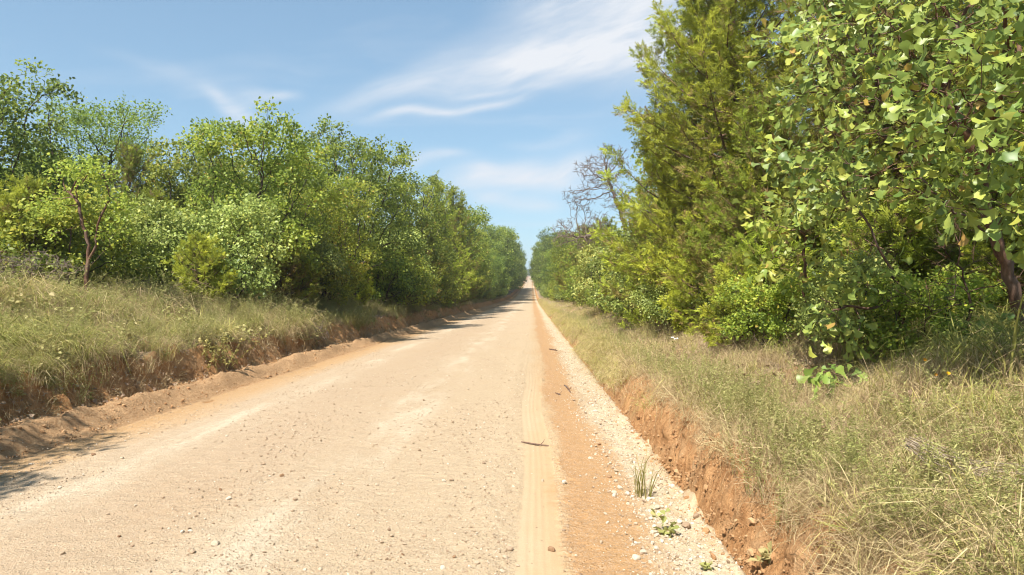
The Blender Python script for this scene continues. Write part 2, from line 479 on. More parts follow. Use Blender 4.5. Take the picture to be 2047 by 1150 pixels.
def road_mat():
    m_, n = new_mat('dirt_road_surface')
    pos = n.n('ShaderNodeNewGeometry').outputs['Position']
    x, y, z = n.sep(pos)
    flat = n.comb(x, y, 0.0)
    long_ = n.vm('MULTIPLY', flat, (1.0, 0.16, 1))
    wob = n.m('SUBTRACT', n.noise(long_, 1.5, 5, 0.6), 0.5)
    fine = n.m('SUBTRACT', n.noise(flat, 6.0, 4, 0.65), 0.5)
    xw = n.m('ADD', n.m('ADD', x, n.m('MULTIPLY', wob, 0.8)), n.m('MULTIPLY', fine, 0.30))
    f = n.mr(xw, -6.2, 1.6, 0, 1, False)
    P = lambda X: (X + 6.2) / 7.8
    base = n.ramp(f, [(P(-6.1), (.23, .135, .072)), (P(-5.40), (.26, .155, .082)), (P(-5.2), (.42, .24, .105)), (P(-4.75), (.44, .275, .145)), (P(-4.4), GRAV),
                      (P(-3.0), (.415, .29, .185)), (P(-1.4), (.44, .315, .20)), (P(-.4), (.45, .325, .205)), (P(-.1), (.45, .322, .20)), (P(.20), (.43, .282, .155)),
                      (P(.30), (.40, .22, .10)), (P(.68), (.42, .235, .105)), (P(.92), (.51, .40, .265)), (P(1.25), (.52, .40, .255)), (P(1.45), (.40, .24, .115))])
    # pale worn wheel streaks (crushed stone dust)
    st = n.noise(n.vm('MULTIPLY', flat, (1.6, 0.10, 1)), 1.7, 4, 0.6)
    s1 = n.m('ADD', x, n.m('MULTIPLY', n.m('SUBTRACT', st, 0.5), 1.4))
    a = n.m('SUBTRACT', s1, -1.75)
    g1 = n.m('EXPONENT', n.m('MULTIPLY', n.m('MULTIPLY', a, a), -9.0))
    b = n.m('SUBTRACT', s1, -3.9)
    g2 = n.m('EXPONENT', n.m('MULTIPLY', n.m('MULTIPLY', b, b), -14.0))
    patch = n.mr(n.noise(n.vm('MULTIPLY', flat, (1, 0.35, 1)), 1.1, 5, 0.7), 0.40, 0.66)
    sk = n.m('MULTIPLY', n.m('ADD', g1, g2), patch, clamp=True)
    base = n.mix(n.m('MULTIPLY', sk, 0.55), base, PALE)
    # soil washed into the ditch gravel
    wash = n.m('MULTIPLY', n.mr(x, 0.55, 0.8), n.mr(n.noise(n.vm('MULTIPLY', flat, (1.0, 0.5, 1)), 2.6, 5, 0.7), 0.48, 0.66))
    base = n.mix(n.m('MULTIPLY', wash, 0.75), base, (.42, .26, .135))
    # redder fines, blotches
    bl = n.mr(n.noise(n.vm('MULTIPLY', flat, (1, 0.4, 1)), 0.8, 6, 0.7), 0.5, 0.72)
    base = n.mix(n.m('MULTIPLY', bl, 0.30), base, (.40, .25, .14))
    h, v1, v2 = pebble_height(n, flat)
    # tyre band is smooth
    wan = n.m('ADD', n.m('MULTIPLY', n.m('SINE', n.m('MULTIPLY', y, 0.42)), 0.03), n.m('MULTIPLY', n.m('SINE', n.m('MULTIPLY', y, 1.1)), 0.02))
    c = n.m('ABSOLUTE', n.m('SUBTRACT', n.m('SUBTRACT', x, wan), 0.035))
    sm = n.m('MAXIMUM', n.mr(c, 0.12, 0.17), n.mr(y, 7.0, 17.0))
    pcol = n.sep(v2.outputs['Color'])[0]
    pc1 = n.sep(v1.outputs['Color'])[0]
    base = n.mix(n.m('MULTIPLY', n.mr(pcol, 0.55, 1.0), n.m('MULTIPLY', sm, 0.28)), base, (.60, .50, .38))
    base = n.mix(n.m('MULTIPLY', n.mr(pc1, 0.6, 0.98), n.m('MULTIPLY', sm, 0.24)), base, (.26, .17, .11))
    base = n.mix(n.m('MULTIPLY', n.m('SUBTRACT', 1.0, sm), 0.05), base, (.46, .34, .22))
    gr = n.noise(flat, 55, 4, 0.75)
    base = n.mix(n.mr(gr, 0.3, 0.75, 0, 0.35), base, n.mix(0.5, base, (.20, .12, .07)))
    bh = n.m('MULTIPLY', h, n.m('ADD', n.m('MULTIPLY', sm, 0.85), 0.15))
    base = n.mix(1.0, base, (KR * 1.0, KR * 1.045, KR * 1.05), 'MULTIPLY')
    finish(n, principled(n, base, 0.95, 0.12, bump(n, bh, 0.9, 0.014)))
    return m_
M_road = road_mat()

def ground_mat():
    m_, n = new_mat('clay_and_litter_ground')
    geo = n.n('ShaderNodeNewGeometry')
    pos = geo.outputs['Position']
    x, y, z = n.sep(pos)
    nz = n.sep(geo.outputs['Normal'])[2]
    nn = n.noise(pos, 5, 5, 0.65)
    steep = n.mr(n.m('ADD', nz, n.m('MULTIPLY', n.m('SUBTRACT', nn, 0.5), 0.25)), 0.93, 0.80)
    n2 = n.noise(n.vm('MULTIPLY', pos, (1, 1, 0.35)), 14, 5, 0.7)
    clay = n.mix(n.mr(n2, 0.3, 0.7), (.34, .165, .066), (.54, .30, .135))
    clay = n.mix(n.mr(n.noise(pos, 2.1, 4, 0.6), 0.45, 0.7, 0, 0.7), clay, (.48, .31, .165))
    n3 = n.noise(pos, 30, 5, 0.7)
    lit = n.mix(n.mr(n3, 0.3, 0.7), (.17, .115, .07), (.38, .29, .195))
    lit = n.mix(n.mr(n.noise(pos, 1.3, 4), 0.45, 0.7, 0, 0.7), lit, (.33, .25, .155))
    toe = n.m('MULTIPLY', n.mr(x, -6.5, -6.1), n.mr(x, 2.0, 1.6))
    clay = n.mix(n.m('MULTIPLY', n.mr(x, -6.02, -5.9), n.mr(x, -5.0, -5.2)), clay, n.mix(n.mr(n.noise(pos, 26, 5, 0.7), 0.3, 0.7), (.36, .205, .10), (.52, .335, .18)))
    f = n.m('MAXIMUM', steep, toe)
    c = n.mix(f, lit, clay)
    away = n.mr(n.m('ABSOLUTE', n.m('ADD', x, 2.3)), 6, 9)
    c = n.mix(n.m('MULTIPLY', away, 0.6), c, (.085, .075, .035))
    hh = n.m('ADD', n.noise(pos, 16, 6, 0.75), n.m('MULTIPLY', n.noise(pos, 70, 3, 0.7), 0.5))
    finish(n, principled(n, c, 0.97, 0.08, bump(n, hh, 1.0, 0.05)))
    return m_
M_ground = ground_mat()

def stone_mat(name, stops):
    m_, n = new_mat(name)
    oi = n.n('ShaderNodeObjectInfo').outputs['Random']
    c = n.ramp(oi, stops)
    pos = n.n('ShaderNodeTexCoord').outputs['Object']
    nn = n.noise(pos, 3.0, 5, 0.7)
    c = n.mix(n.mr(nn, 0.35, 0.75, 0, 0.4), c, (.36, .22, .12))
    finish(n, principled(n, c, 0.9, 0.2, bump(n, nn, 0.5, 0.1)))
    return m_
M_stone = stone_mat('gravel_stones', [(0, (.29, .20, .13)), (.25, (.38, .28, .185)), (.6, (.46, .35, .24)), (.85, (.56, .46, .34)), (1, (.66, .58, .46))])
M_wstone = stone_mat('pale_stones', [(0, (.50, .41, .29)), (1, (.70, .62, .50))])
M_bstone = stone_mat('brown_stones', [(0, (.22, .125, .07)), (1, (.33, .20, .11))])

# ------------------------------------------------------------------ ground and road
yr = np.concatenate([rows(-60, 1.0, 1.5, 0)[:-1], rows(1.0, 9, 0.028, 0)[:-1], rows(9.0, 3000, 0.03, 0.0105)])
xs = np.unique(np.round(np.concatenate([-np.geomspace(12, 1500, 26), np.arange(-12, -7, .22), np.arange(-7, -5.3, .055), np.arange(-5.3, 1.2, .9),
     np.arange(1.2, 1.34, .03), np.arange(1.34, 1.8, .014), np.arange(1.8, 2.25, .03), np.arange(2.25, 5.2, .11), np.geomspace(5.2, 1500, 30)]), 4))
def gz(X, Y):
    z = H(X, Y)
    under = sstep(-5.42, -5.18, X) * sstep(1.48, 1.30, X)
    return z - under * 0.07
def crumble(X, Y, Z):
    rel = Z - zroad(Y)
    m_ = sstep(1.34, 1.44, X) * sstep(1.95, 1.75, X) * sstep(30, 12, Y)
    ml = sstep(-6.0, -6.1, X) * sstep(-6.8, -6.6, X) * sstep(40, 15, Y)
    n_ = 0.09 * fbm(Y * 4.2, rel * 3, 47, 3) + 0.07 * fbm(Y * 13, rel * 9, 48, 3)
    return m_ * n_ - ml * n_ * 1.2
g = obj('ground', grid_mesh('ground', xs, yr, gz, [M_ground], warp_f=crumble))
tag(g, 'red clay banks and litter-covered ground on both sides of the road', 'ground', kind='structure')

yr2 = np.concatenate([rows(-60, 2.2, 1.5, 0)[:-1], rows(2.2, 10, 0.019, 0)[:-1], rows(10, 2600, 0.03, 0.0105)])
xs2 = np.unique(np.round(np.concatenate([np.arange(-5.48, -5.0, .07), np.arange(-5, -.32, .062), np.arange(-.32, .42, .016), np.arange(.42, 1.48, .032)]), 4))
def rz(X, Y):
    z = H(X, Y)
    inr = sstep(-5.55, -5.3, X) * sstep(1.42, 1.25, X)
    out = 0.16 * sstep(-5.16, -5.44, X) + 0.40 * sstep(1.28, 1.46, X)
    return z + inr * road_detail(X, Y) - out
rd = obj('road', grid_mesh('road', xs2, yr2, rz, [M_road]))
tag(rd, 'long straight dirt and gravel road running to the distant hill', 'road', kind='structure')

# ------------------------------------------------------------------ branching growth
def grow(rng, nodes, parents, A, step, kill, iters=90, up=0.0, jit=0.25):
    P = [np.array(q, float) for q in nodes]; par = list(parents); nch = [0] * len(P)
    for q in par:
        if q >= 0: nch[q] += 1
    A = np.asarray(A, float)
    PP = np.array(P)
    D = np.linalg.norm(A[:, None] - PP[None], axis=-1)
    ni = D.argmin(1); nd = D.min(1)
    for _ in range(iters):
        if len(A) == 0: break
        acc = {}
        dirs = norm(A - np.array(P)[ni])
        idx, inv = np.unique(ni, return_inverse=True)
        S_ = np.zeros((len(idx), 3)); np.add.at(S_, inv, dirs)
        S_ = norm(S_)
        new = []
        for k, q in enumerate(idx):
            if nch[q] >= 4: continue
            d = S_[k] + rng.normal(0, jit, 3); d[2] += up
            d /= np.linalg.norm(d) + 1e-9
            P.append(P[q] + step * d); par.append(int(q)); nch.append(0); nch[q] += 1
            new.append(len(P) - 1)
        if not new: break
        NP = np.array([P[i] for i in new])
        D = np.linalg.norm(A[:, None] - NP[None], axis=-1)
        j = D.argmin(1); dm = D.min(1)
        b = dm < nd
        ni = np.where(b, np.array(new)[j], ni); nd = np.where(b, dm, nd)
        keep = nd > kill
        A = A[keep]; ni = ni[keep]; nd = nd[keep]
    return np.array(P), np.array(par)

def radii(P, par, tip, expo=2.3, rmax=None):
    n = len(P)
    r = np.zeros(n); cnt = np.ones(n)
    acc = np.zeros(n)
    for i in range(n - 1, -1, -1):
        r[i] = tip if acc[i] == 0 else acc[i] ** (1 / expo)
        if par[i] >= 0:
            acc[par[i]] += r[i] ** expo
            cnt[par[i]] += cnt[i]
    if rmax and r[0] > 0:
        r = tip + (r - tip) * (rmax - tip) / max(r[0] - tip, 1e-6)
    return r, cnt

def wood(P, par, r, minr=0.0, flare=True):
    kids = {}
    for i, q in enumerate(par):
        if q >= 0: kids.setdefault(int(q), []).append(i)
    parts = []
    start = [i for i in range(len(P)) if par[i] < 0]
    stack = [(s, None) for s in start]
    while stack:
        i, prev = stack.pop()
        ch = [] if prev is None else [prev]
        rr = [] if prev is None else [min(r[prev], r[i] * 1.25)]
        cur = i
        while True:
            ch.append(cur); rr.append(r[cur])
            ks = kids.get(cur, [])
            if not ks: break
            ks = sorted(ks, key=lambda q: -r[q])
            for k in ks[1:]:
                stack.append((k, cur))
            cur = ks[0]
        if len(ch) < 2: continue
        m_ = max(rr)
        if m_ < minr: continue
        sides = 8 if m_ > 0.06 else (5 if m_ > 0.02 else 3)
        parts.append(tube(P[ch], np.array(rr), sides))
    return merge(parts)

def lobes_pts(rng, lobes, n):
    vol = np.array([l[3] * l[4] * l[5] for l in lobes]); vol = vol ** 0.8 / (vol ** 0.8).sum()
    out = []
    for l, q in zip(lobes, vol):
        k = max(4, int(n * q))
        d = norm(rng.normal(size=(k, 3))) * (rng.random((k, 1)) ** 0.42)
        out.append(np.array(l[:3]) + d * np.array(l[3:6]))
    return np.concatenate(out)

# leaf templates (length 1 along x)
LEAF2 = (np.array([[0, 0, 0], [.45, .30, .10], [.82, .34, .06], [1, 0, -.08], [.82, -.34, .06], [.45, -.30, .10]]), [np.array([[0, 3, 2, 1], [0, 5, 4, 3]])])
LEAFN = (np.array([[0, 0, 0], [.5, .20, .07], [1, 0, -.1], [.5, -.20, .07]]), [np.array([[0, 2, 1], [0, 3, 2]])])

def leaf_scatter(rng, pos, center, size, tmpl, up=0.6, out=0.85, rnd=0.75, val=None, droop=0.15):
    n = len(pos)
    o = norm(pos - center)
    d = o * 0.6 + rng.normal(0, .75, (n, 3)); d[:, 2] -= droop
    nr = o * out + np.array([0, 0, up]) + rng.normal(0, rnd, (n, 3))
    sc = size * rng.uniform(.7, 1.25, n)
    return stamp(tmpl[0], tmpl[1], pos, frames(d, nr), sc, val)

def broadleaf(name, seed, h, rad, lobes=None, n_attr=520, step=.2, kill=.3, leaf=.105, per=26, sig=.17, stems=1, fork=.3, rmax=.11, mat=M_oak, bark=M_bark, tmpl=LEAF2,
              nlobes=16, low=.18, lobe_r=.36, trunk=None, tipmax=3, valc=.45, flat=.75, vspread=.22):
    rng = np.random.default_rng(seed)
    if lobes is None:
        lobes = []
        for i in range(nlobes):
            t = rng.random()
            zc = low + (0.90 - low) * ((i + .5) / nlobes)
            env = math.sqrt(max(.06, 1 - ((zc - .52) / .56) ** 2)) if zc > .52 else (.72 + .28 * math.sin(math.pi / 2 * zc / .52))
            a = i * 2.4 + rng.normal(0, .5)
            rr = rad * env * (0.35 + .42 * rng.random())
            lr = rad * lobe_r * rng.uniform(.75, 1.3)
            zz = min(zc * h, h - lr * flat)
            lobes.append((rr * math.cos(a), rr * math.sin(a), zz, lr, lr, lr * flat))
        lobes.append((0, 0, h * .68, rad * .5, rad * .5, h * .2))
    A = lobes_pts(rng, lobes, n_attr)
    nodes, parents = [], []
    if trunk is not None:
        for q, pr in trunk:
            nodes.append(q); parents.append(pr)
    else:
        for s in range(stems):
            b = np.array([rng.normal(0, .08) if stems > 1 else 0, rng.normal(0, .08) if stems > 1 else 0, -.25])
            dirn = norm(np.array([rng.normal(0, .16 if stems == 1 else .3), rng.normal(0, .16 if stems == 1 else .3), 1.0]))
            k = max(2, int(fork * h / step))
            for i in range(k + 1):
                nodes.append(b + dirn * step * i + np.array([0.05 * math.sin(i * .9 + s), .05 * math.cos(i * .7 + seed), 0]))
                parents.append(-1 if i == 0 else len(nodes) - 2)
    P, par = grow(rng, nodes, parents, A, step, kill)
    r, cnt = radii(P, par, .0055, 2.25, rmax)
    wv_, wf, wa = wood(P, par, r)
    tw = mesh_np(name + '_trunk', wv_, wf, smooth=True, mats=[bark])
    tips = np.where((cnt <= tipmax) & (P[:, 2] > .12 * h if stems > 1 else cnt <= tipmax))[0]
    q = np.repeat(tips, per)
    pos = P[q] + rng.normal(0, sig, (len(q), 3)) * np.array([1, 1, .75])
    clump = rng.normal(0, .10, len(P))[q] + .16 * fbm(P[q, 0] * .9 + seed, P[q, 2] * .9 + P[q, 1] * .7, seed, 2) * 2
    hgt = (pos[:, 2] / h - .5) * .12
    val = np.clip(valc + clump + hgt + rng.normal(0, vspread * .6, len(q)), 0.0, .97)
    val[rng.random(len(q)) < .012] = 1.0
    keep = pos[:, 2] > .08
    pos, val = pos[keep], val[keep]
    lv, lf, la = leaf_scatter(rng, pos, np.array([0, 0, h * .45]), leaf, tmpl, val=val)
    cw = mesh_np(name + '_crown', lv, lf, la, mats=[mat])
    return tw, cw

# cedar frond: many little overlapping sprigs
def frond_template(seed, pairs=8):
    rng = np.random.default_rng(seed)
    V, Fc = [], []
    def blade(p0, d, L, wd, nrm):
        s = np.cross(d, nrm); s /= np.linalg.norm(s) + 1e-9
        b = len(V)
        V.extend([p0, p0 + d * L * .5 + s * wd, p0 + d * L, p0 + d * L * .5 - s * wd])
        Fc.append([b, b + 1, b + 2, b + 3])
    for i in range(pairs):
        t = (i + .6) / pairs
        for sgn in (-1, 1):
            ph = rng.uniform(-.9, .9)
            side = np.array([0, math.cos(ph) * sgn, math.sin(ph)])
            d = np.array([.75, 0, 0]) + side * .75 + rng.normal(0, .15, 3)
            d /= np.linalg.norm(d)
            blade(np.array([t * .85, 0, .05 * math.sin(3 * t)]), d, (.40 * (1 - t) + .16) * rng.uniform(.8, 1.2), .035, norm(np.array([[rng.normal(0, .5), rng.normal(0, .5), 1]]))[0])
    blade(np.array([0, 0, 0.]), np.array([1., 0, 0]), 1.0, .028, np.array([0, 0, 1.]))
    blade(np.array([.5, 0, 0.]), np.array([1., 0, .1]), .62, .04, np.array([0, .7, .7]))
    return np.array(V), [np.array(Fc)]
FRONDS = [frond_template(900 + i) for i in range(4)]

def cedar(name, seed, h, rad, nb=120, nf=3200, fl=.34, lowz=.03, browns=.25, top=.5, tipval=.62, dens=1.0):
    rng = np.random.default_rng(seed)
    zs = np.linspace(-.2, h * .97, 14)
    tp = np.stack([.12 * np.sin(zs * .5 + seed) * rad / 3, .12 * np.cos(zs * .4 + seed * 2) * rad / 3, zs], -1)
    tr = np.interp(zs, [-.2, .3, h], [.035 * rad + .045, .028 * rad + .035, .008])
    parts = [tube(tp, tr, 7)]
    fp, fd, fu, fv, fs = [], [], [], [], []
    lens = []
    branches = []
    for i in range(nb):
        t = lowz + (1 - lowz) * ((i + rng.random()) / nb) ** 1.05
        prof = (min(1, (t + .16) / .30) ** .6) * (1 - t) ** .5 * 1.16
        L = rad * max(.16, prof) * rng.uniform(.5, 1.22)
        a = i * 2.399 + rng.normal(0, .4)
        e = R(4 + 50 * t ** 1.1 + rng.normal(0, 12))
        z0 = t * h
        b0 = np.array([np.interp(z0, zs, tp[:, 0]), np.interp(z0, zs, tp[:, 1]), z0])
        s = np.linspace(0, 1, 6)
        rise = np.sin(e) * s + .22 * s ** 2 - .10 * np.sin(s * math.pi)
        bend = rng.normal(0, .18)
        aa = a + bend * s
        pth = b0 + L * np.stack([np.cos(aa) * np.cos(e) * s, np.sin(aa) * np.cos(e) * s, rise], -1)
        branches.append((pth, L, t)); lens.append(L)
        parts.append(tube(pth, np.linspace(.016 * L / rad * 2 + .006, .003, 6), 3))
    lens = np.array(lens); wgt = lens ** 1.15 / (lens ** 1.15).sum()
    for (pth, L, t), q in zip(branches, wgt):
        k = max(6, int(nf * q))
        s = .22 + .78 * rng.random(k) ** .62
        base = np.stack([np.interp(s * 5, np.arange(6), pth[:, c]) for c in range(3)], -1)
        dr = norm(pth[-1] - pth[0])
        spread = .26 * L * (1.08 - s)[:, None] * .9 + .05
        off = norm(rng.normal(size=(k, 3)) * np.array([1, 1, .6])) * spread * rng.random((k, 1)) ** .6
        pos = base + off
        d = dr * .7 + off / np.maximum(spread, .02) * .55 + rng.normal(0, .5, (k, 3)) + np.array([0, 0, .06])
        fp.append(pos); fd.append(d); fs.append(fl * rng.uniform(.6, 1.25, k) * (.75 + .25 * min(1, L)))
        cl = rng.normal(0, .07)
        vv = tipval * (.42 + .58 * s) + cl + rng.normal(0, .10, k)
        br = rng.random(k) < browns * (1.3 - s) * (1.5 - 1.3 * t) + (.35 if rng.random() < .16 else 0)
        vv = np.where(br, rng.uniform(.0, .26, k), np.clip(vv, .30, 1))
        fv.append(vv)
    fp = np.concatenate(fp); fd = np.concatenate(fd); fs = np.concatenate(fs); fv = np.concatenate(fv)
    keep = fp[:, 2] > .1
    fp, fd, fs, fv = fp[keep], fd[keep], fs[keep], fv[keep]
    fr = frames(fd, rng.normal(0, .6, fp.shape) + np.array([0, 0, 1]))
    sel = rng.integers(0, len(FRONDS), len(fp))
    lp = []
    for i, (tv, tf) in enumerate(FRONDS):
        m_ = sel == i
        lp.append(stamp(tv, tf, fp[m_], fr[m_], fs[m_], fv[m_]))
    wv_, wf, wa = merge(parts)
    lv, lf, la = merge(lp)
    return mesh_np(name + '_trunk', wv_, wf, smooth=True, mats=[M_cbark]), mesh_np(name + '_crown', lv, lf, la, mats=[M_cedar])

KIND = {}
KIND['oakA'] = broadleaf('oak_a', 11, 7.0, 2.9, nlobes=24, low=.16, per=34, n_attr=900, kill=.27, lobe_r=.42, leaf=.115)
KIND['oakB'] = broadleaf('oak_b', 12, 7.5, 2.9, nlobes=26, low=.24, per=32, fork=.2, valc=.40, n_attr=950, kill=.27, lobe_r=.42, leaf=.11)
KIND['oakC'] = broadleaf('oak_c', 13, 6.0, 2.5, nlobes=20, low=.14, per=34, valc=.5, n_attr=800, kill=.26, lobe_r=.44, leaf=.11)
KIND['elm'] = broadleaf('elm', 14, 9.0, 3.1, nlobes=20, low=.42, lobe_r=.32, per=34, leaf=.095, mat=M_elm, n_attr=1000, kill=.3, step=.22, fork=.3, rmax=.13, sig=.22, valc=.5, flat=.6)
KIND['shrubA'] = broadleaf('shrub_a', 15, 2.8, 1.5, nlobes=12, low=.15, stems=4, fork=.22, rmax=.035, per=30, leaf=.08, sig=.12, lobe_r=.42, n_attr=620, step=.12, kill=.2, mat=M_pale, valc=.5)
KIND['shrubB'] = broadleaf('shrub_b', 16, 2.2, 1.5, nlobes=11, low=.12, stems=5, fork=.2, rmax=.03, per=28, leaf=.09, sig=.12, lobe_r=.42, n_attr=560, step=.12, kill=.2, mat=M_oak, valc=.55)
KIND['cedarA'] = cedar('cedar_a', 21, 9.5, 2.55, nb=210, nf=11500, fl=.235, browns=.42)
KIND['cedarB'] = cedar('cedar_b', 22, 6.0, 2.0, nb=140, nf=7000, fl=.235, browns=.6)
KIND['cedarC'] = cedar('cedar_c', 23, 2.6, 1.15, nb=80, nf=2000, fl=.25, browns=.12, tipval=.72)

def place(kind, name, x, y, sc, rot, label, tone=0.0, cat='tree', group=None, sink=0.0, scz=None, lean=0.0):
    e = bpy.data.objects.new(name, None)
    e.empty_display_size = .3
    COL.objects.link(e)
    e.location = (x, y, float(H(x, y, False)) - sink)
    e.rotation_euler = (0, lean, rot)
    e.scale = (sc, sc, scz or sc)
    tag(e, label, cat, group)
    t_, c_ = KIND[kind]
    obj('trunk', t_, e)
    c = obj('crown', c_, e)
    c['tone'] = float(tone)
    return e

rngp = np.random.default_rng(5)
# ---- left of the road, the trees one can tell apart
place('oakA', 'oak_tree', at(535, 22), 22, .90, 0.4, 'yellow-green oak with a forked dark trunk, tallest behind the pale domed shrub', .10)
place('oakC', 'oak_tree', at(395, 28), 28, 1.02, 2.2, 'oak standing between the feathery elm and the yellow-green forked oak', .0)
place('oakB', 'oak_tree', at(700, 31), 31, 1.08, 1.1, 'broad dark green oak with twisting dark limbs overhanging the left bank', -.02)
place('oakC', 'oak_tree', at(640, 26.5), 26.5, .84, 4.0, 'small bright yellow oak in front of the broad dark oak', .12)
place('oakB', 'oak_tree', at(-15, 17), 17, .78, 3.3, 'deep green oak left of the feathery elm, its crown dense and shaded', -.10)
place('elm', 'elm_tree', at(212, 28), 28, .93, .6, 'feathery light green elm with thin upright limbs against the sky', .05)
place('shrubA', 'domed_shrub', at(455, 19), 19, 1.18, .2, 'pale olive domed shrub in front of the forked oak', .04, 'shrub')
place('shrubA', 'leafy_shrub', at(330, 18.5), 18.5, 1.0, 2.9, 'grey-green leafy shrub beside the domed shrub, toward the elm', .02, 'shrub')
place('cedarC', 'cedar_shrub', at(395, 17), 17, .68, 1.2, 'feathery light green young cedar at the top of the left grass bank', .10, 'cedar')
place('cedarC', 'cedar_shrub', at(560, 22.5), 22.5, 1.0, 3.3, 'rounded dark green young cedar under the forked oak', -.18, 'cedar')
place('shrubB', 'oak_sapling', at(655, 26), 26, .85, 1.4, 'bright yellow-green oak sapling leaning from the left bank top', .10, 'sapling')
place('cedarC', 'cedar_sapling', at(712, 29.5), 29.5, .65, .4, 'small bright young cedar beside the yellow-green oak sapling', .12, 'cedar')
place('shrubA', 'oak_shrub', at(800, 38), 38, 1.55, 5.1, 'pale clumped oak shrub under the broad dark oak, above the cut bank', .05, 'shrub')
place('shrubB', 'oak_shrub', at(760, 34), 34, 1.4, 2.0, 'dark oak shrub filling the gap below the broad dark oak', -.1, 'shrub')
place('cedarB', 'cedar_tree', -7.2, 43, .85, 2.5, 'brownish bushy cedar leaning over the left road edge', -.12, 'cedar')
place('cedarA', 'cedar_tree', -7.3, 51, 1.0, 1.0, 'pointed cedar rising just past the broad dark oak', .06, 'cedar')
place('cedarA', 'cedar_tree', -6.9, 60, 1.08, 4.4, 'pointed cedar behind the first pointed one, farther along the road', .05, 'cedar')
place('oakA', 'oak_tree', -7.7, 67, 1.4, 2.2, 'rounded olive oak just beyond the two pointed cedars', .0)
place('oakB', 'oak_tree', -8.8, 44, 1.16, .7, 'oak crown filling in between the broad dark oak and the pointed cedars', .0)
place('oakA', 'cottonwood_tree', -7.6, 122, 2.0, 5.2, 'tall bluish green tree leaning over the road in the dip', -.06)
place('cedarC', 'cedar_shrub', at(60, 15.5), 15.5, .95, 5.0, 'bright feathery young cedar behind the dry canes and the forked small tree', .06, 'cedar')
place('shrubB', 'leafy_shrub', at(255, 21), 21, 1.2, 3.6, 'mid green shrub behind the small forked tree', .0, 'shrub')
place('shrubA', 'leafy_shrub', at(590, 24.5), 24.5, 1.2, 1.9, 'grey-green shrub between the forked oak and the small yellow oak', -.02, 'shrub')
# ---- right of the road
place('cedarA', 'cedar_tree', at(1478, 14.5), 14.5, 1.0, .3, 'largest cedar on the right bank, tall with yellow-green sprays', .14, 'cedar')
place('cedarA', 'cedar_tree', 6.1, 12.2, 1.02, 2.0, 'tall cedar behind the large-leaved oak', .02, 'cedar')
place('cedarB', 'cedar_tree', at(1355, 19.5), 19.5, .88, 4.0, 'brown-tinged bushy cedar between the largest cedar and the dead tree', .04, 'cedar')
place('cedarB', 'cedar_tree', 3.9, 11.6, .62, 1.0, 'low brown-tinged cedar at the foot of the largest cedar', -.06, 'cedar')
place('cedarA', 'cedar_tree', 4.2, 17.0, .93, 3.9, 'bushy cedar pressed against the road side of the largest cedar', .06, 'cedar')
place('oakB', 'oak_tree', 6.9, 27, 1.06, 4.0, 'green oak showing past the left side of the largest cedar', .06)
place('shrubA', 'oak_shrub', at(1207, 29), 29, 1.05, 2.7, 'pale yellow-green oak shrub at the foot of the dead tree', .16, 'shrub')
place('cedarB', 'cedar_tree', 4.2, 40, .80, 2.2, 'olive cedar under the dead tree branches', -.04, 'cedar')
place('cedarB', 'cedar_tree', 3.9, 47, .86, .8, 'dull brown cedar past the dead tree', -.22, 'cedar')
place('cedarC', 'cedar_shrub', 3.5, 24.5, .9, .5, 'small cedar on the right grass verge below the brown-tinged cedar', -.05, 'cedar')
place('oakC', 'oak_tree', 5.0, 56, .95, 1.5, 'rounded oak on the right just past the dull brown cedar', -.02)
# woods behind, shaded
BACK_L = 'tree in the wood behind the roadside row on the left bank'
BACK_R = 'tree in the shaded wood behind the cedars on the right bank'
def by_kind(label, group, k):
    kind = {'c': 'cedar', 'o': 'oak', 'e': 'elm', 's': 'leafy'}[k[0]]
    if 'shrub' in label:
        kind = {'c': 'young cedar', 's': 'leafy shrub'}[k[0]] if k != 'shrubA' else 'pale leafy shrub'
        return label.replace('shrub', kind, 1), kind + ' of ' + group
    return label.replace('tree', kind, 1), kind + ' of ' + group

def scatter_trees(n, xr, yrng, kinds, label, group, smin, smax, seed, tone=0, cat='tree'):
    rg = np.random.default_rng(seed)
    pts = []
    tries = 0
    while len(pts) < n and tries < 4000:
        tries += 1
        x = rg.uniform(*xr); y = rg.uniform(*yrng)
        if all((x - a) ** 2 + (y - b) ** 2 > 2.2 ** 2 for a, b in pts):
            pts.append((x, y))
    for i, (x, y) in enumerate(pts):
        k = kinds[rg.integers(len(kinds))]
        nm = {'c': 'cedar_tree', 'o': 'oak_tree', 's': 'understory_shrub', 'e': 'elm_tree'}[k[0]]
        lb, gp = by_kind(label, group, k)
        place(k, nm, x, y, rg.uniform(smin, smax), rg.uniform(0, 6.28), lb, tone + rg.normal(0, .04), cat, gp)
scatter_trees(16, (-26, -12.5), (19, 46), ['oakA', 'oakB', 'oakC', 'cedarB'], BACK_L, 'trees in the left wood', .75, .95, 1, -.03)
scatter_trees(9, (-16, -9), (31, 60), ['oakA', 'oakC', 'cedarB', 'oakB'], 'tree in the wood behind the broad dark oak and the pointed cedars', 'trees behind the left row', .8, 1.0, 2, -.02)
scatter_trees(14, (7.2, 17), (7.5, 30), ['cedarB', 'cedarA', 'oakB', 'cedarB'], BACK_R, 'trees in the right wood', .8, 1.05, 3, -.05)
scatter_trees(7, (6.5, 13), (30, 62), ['oakA', 'cedarB', 'oakC'], 'tree in the wood behind the dead tree', 'trees behind the dead tree', .8, 1.0, 4, -.02)
scatter_trees(12, (5.0, 9.0), (8.6, 17), ['cedarC', 'cedarC', 'shrubB'], 'low shrub in the deep shade under the tall cedars', 'understory shrubs on the right', .75, 1.25, 6, -.12, 'shrub')  # lowered tone puts the shade of the wood interior into the leaf colour
scatter_trees(8, (-13.5, -10.5), (15, 24), ['shrubB', 'shrubA', 'cedarC'], 'low shrub under the oaks at the back of the left grass bank', 'understory shrubs on the left', .8, 1.2, 8, -.06, 'shrub')
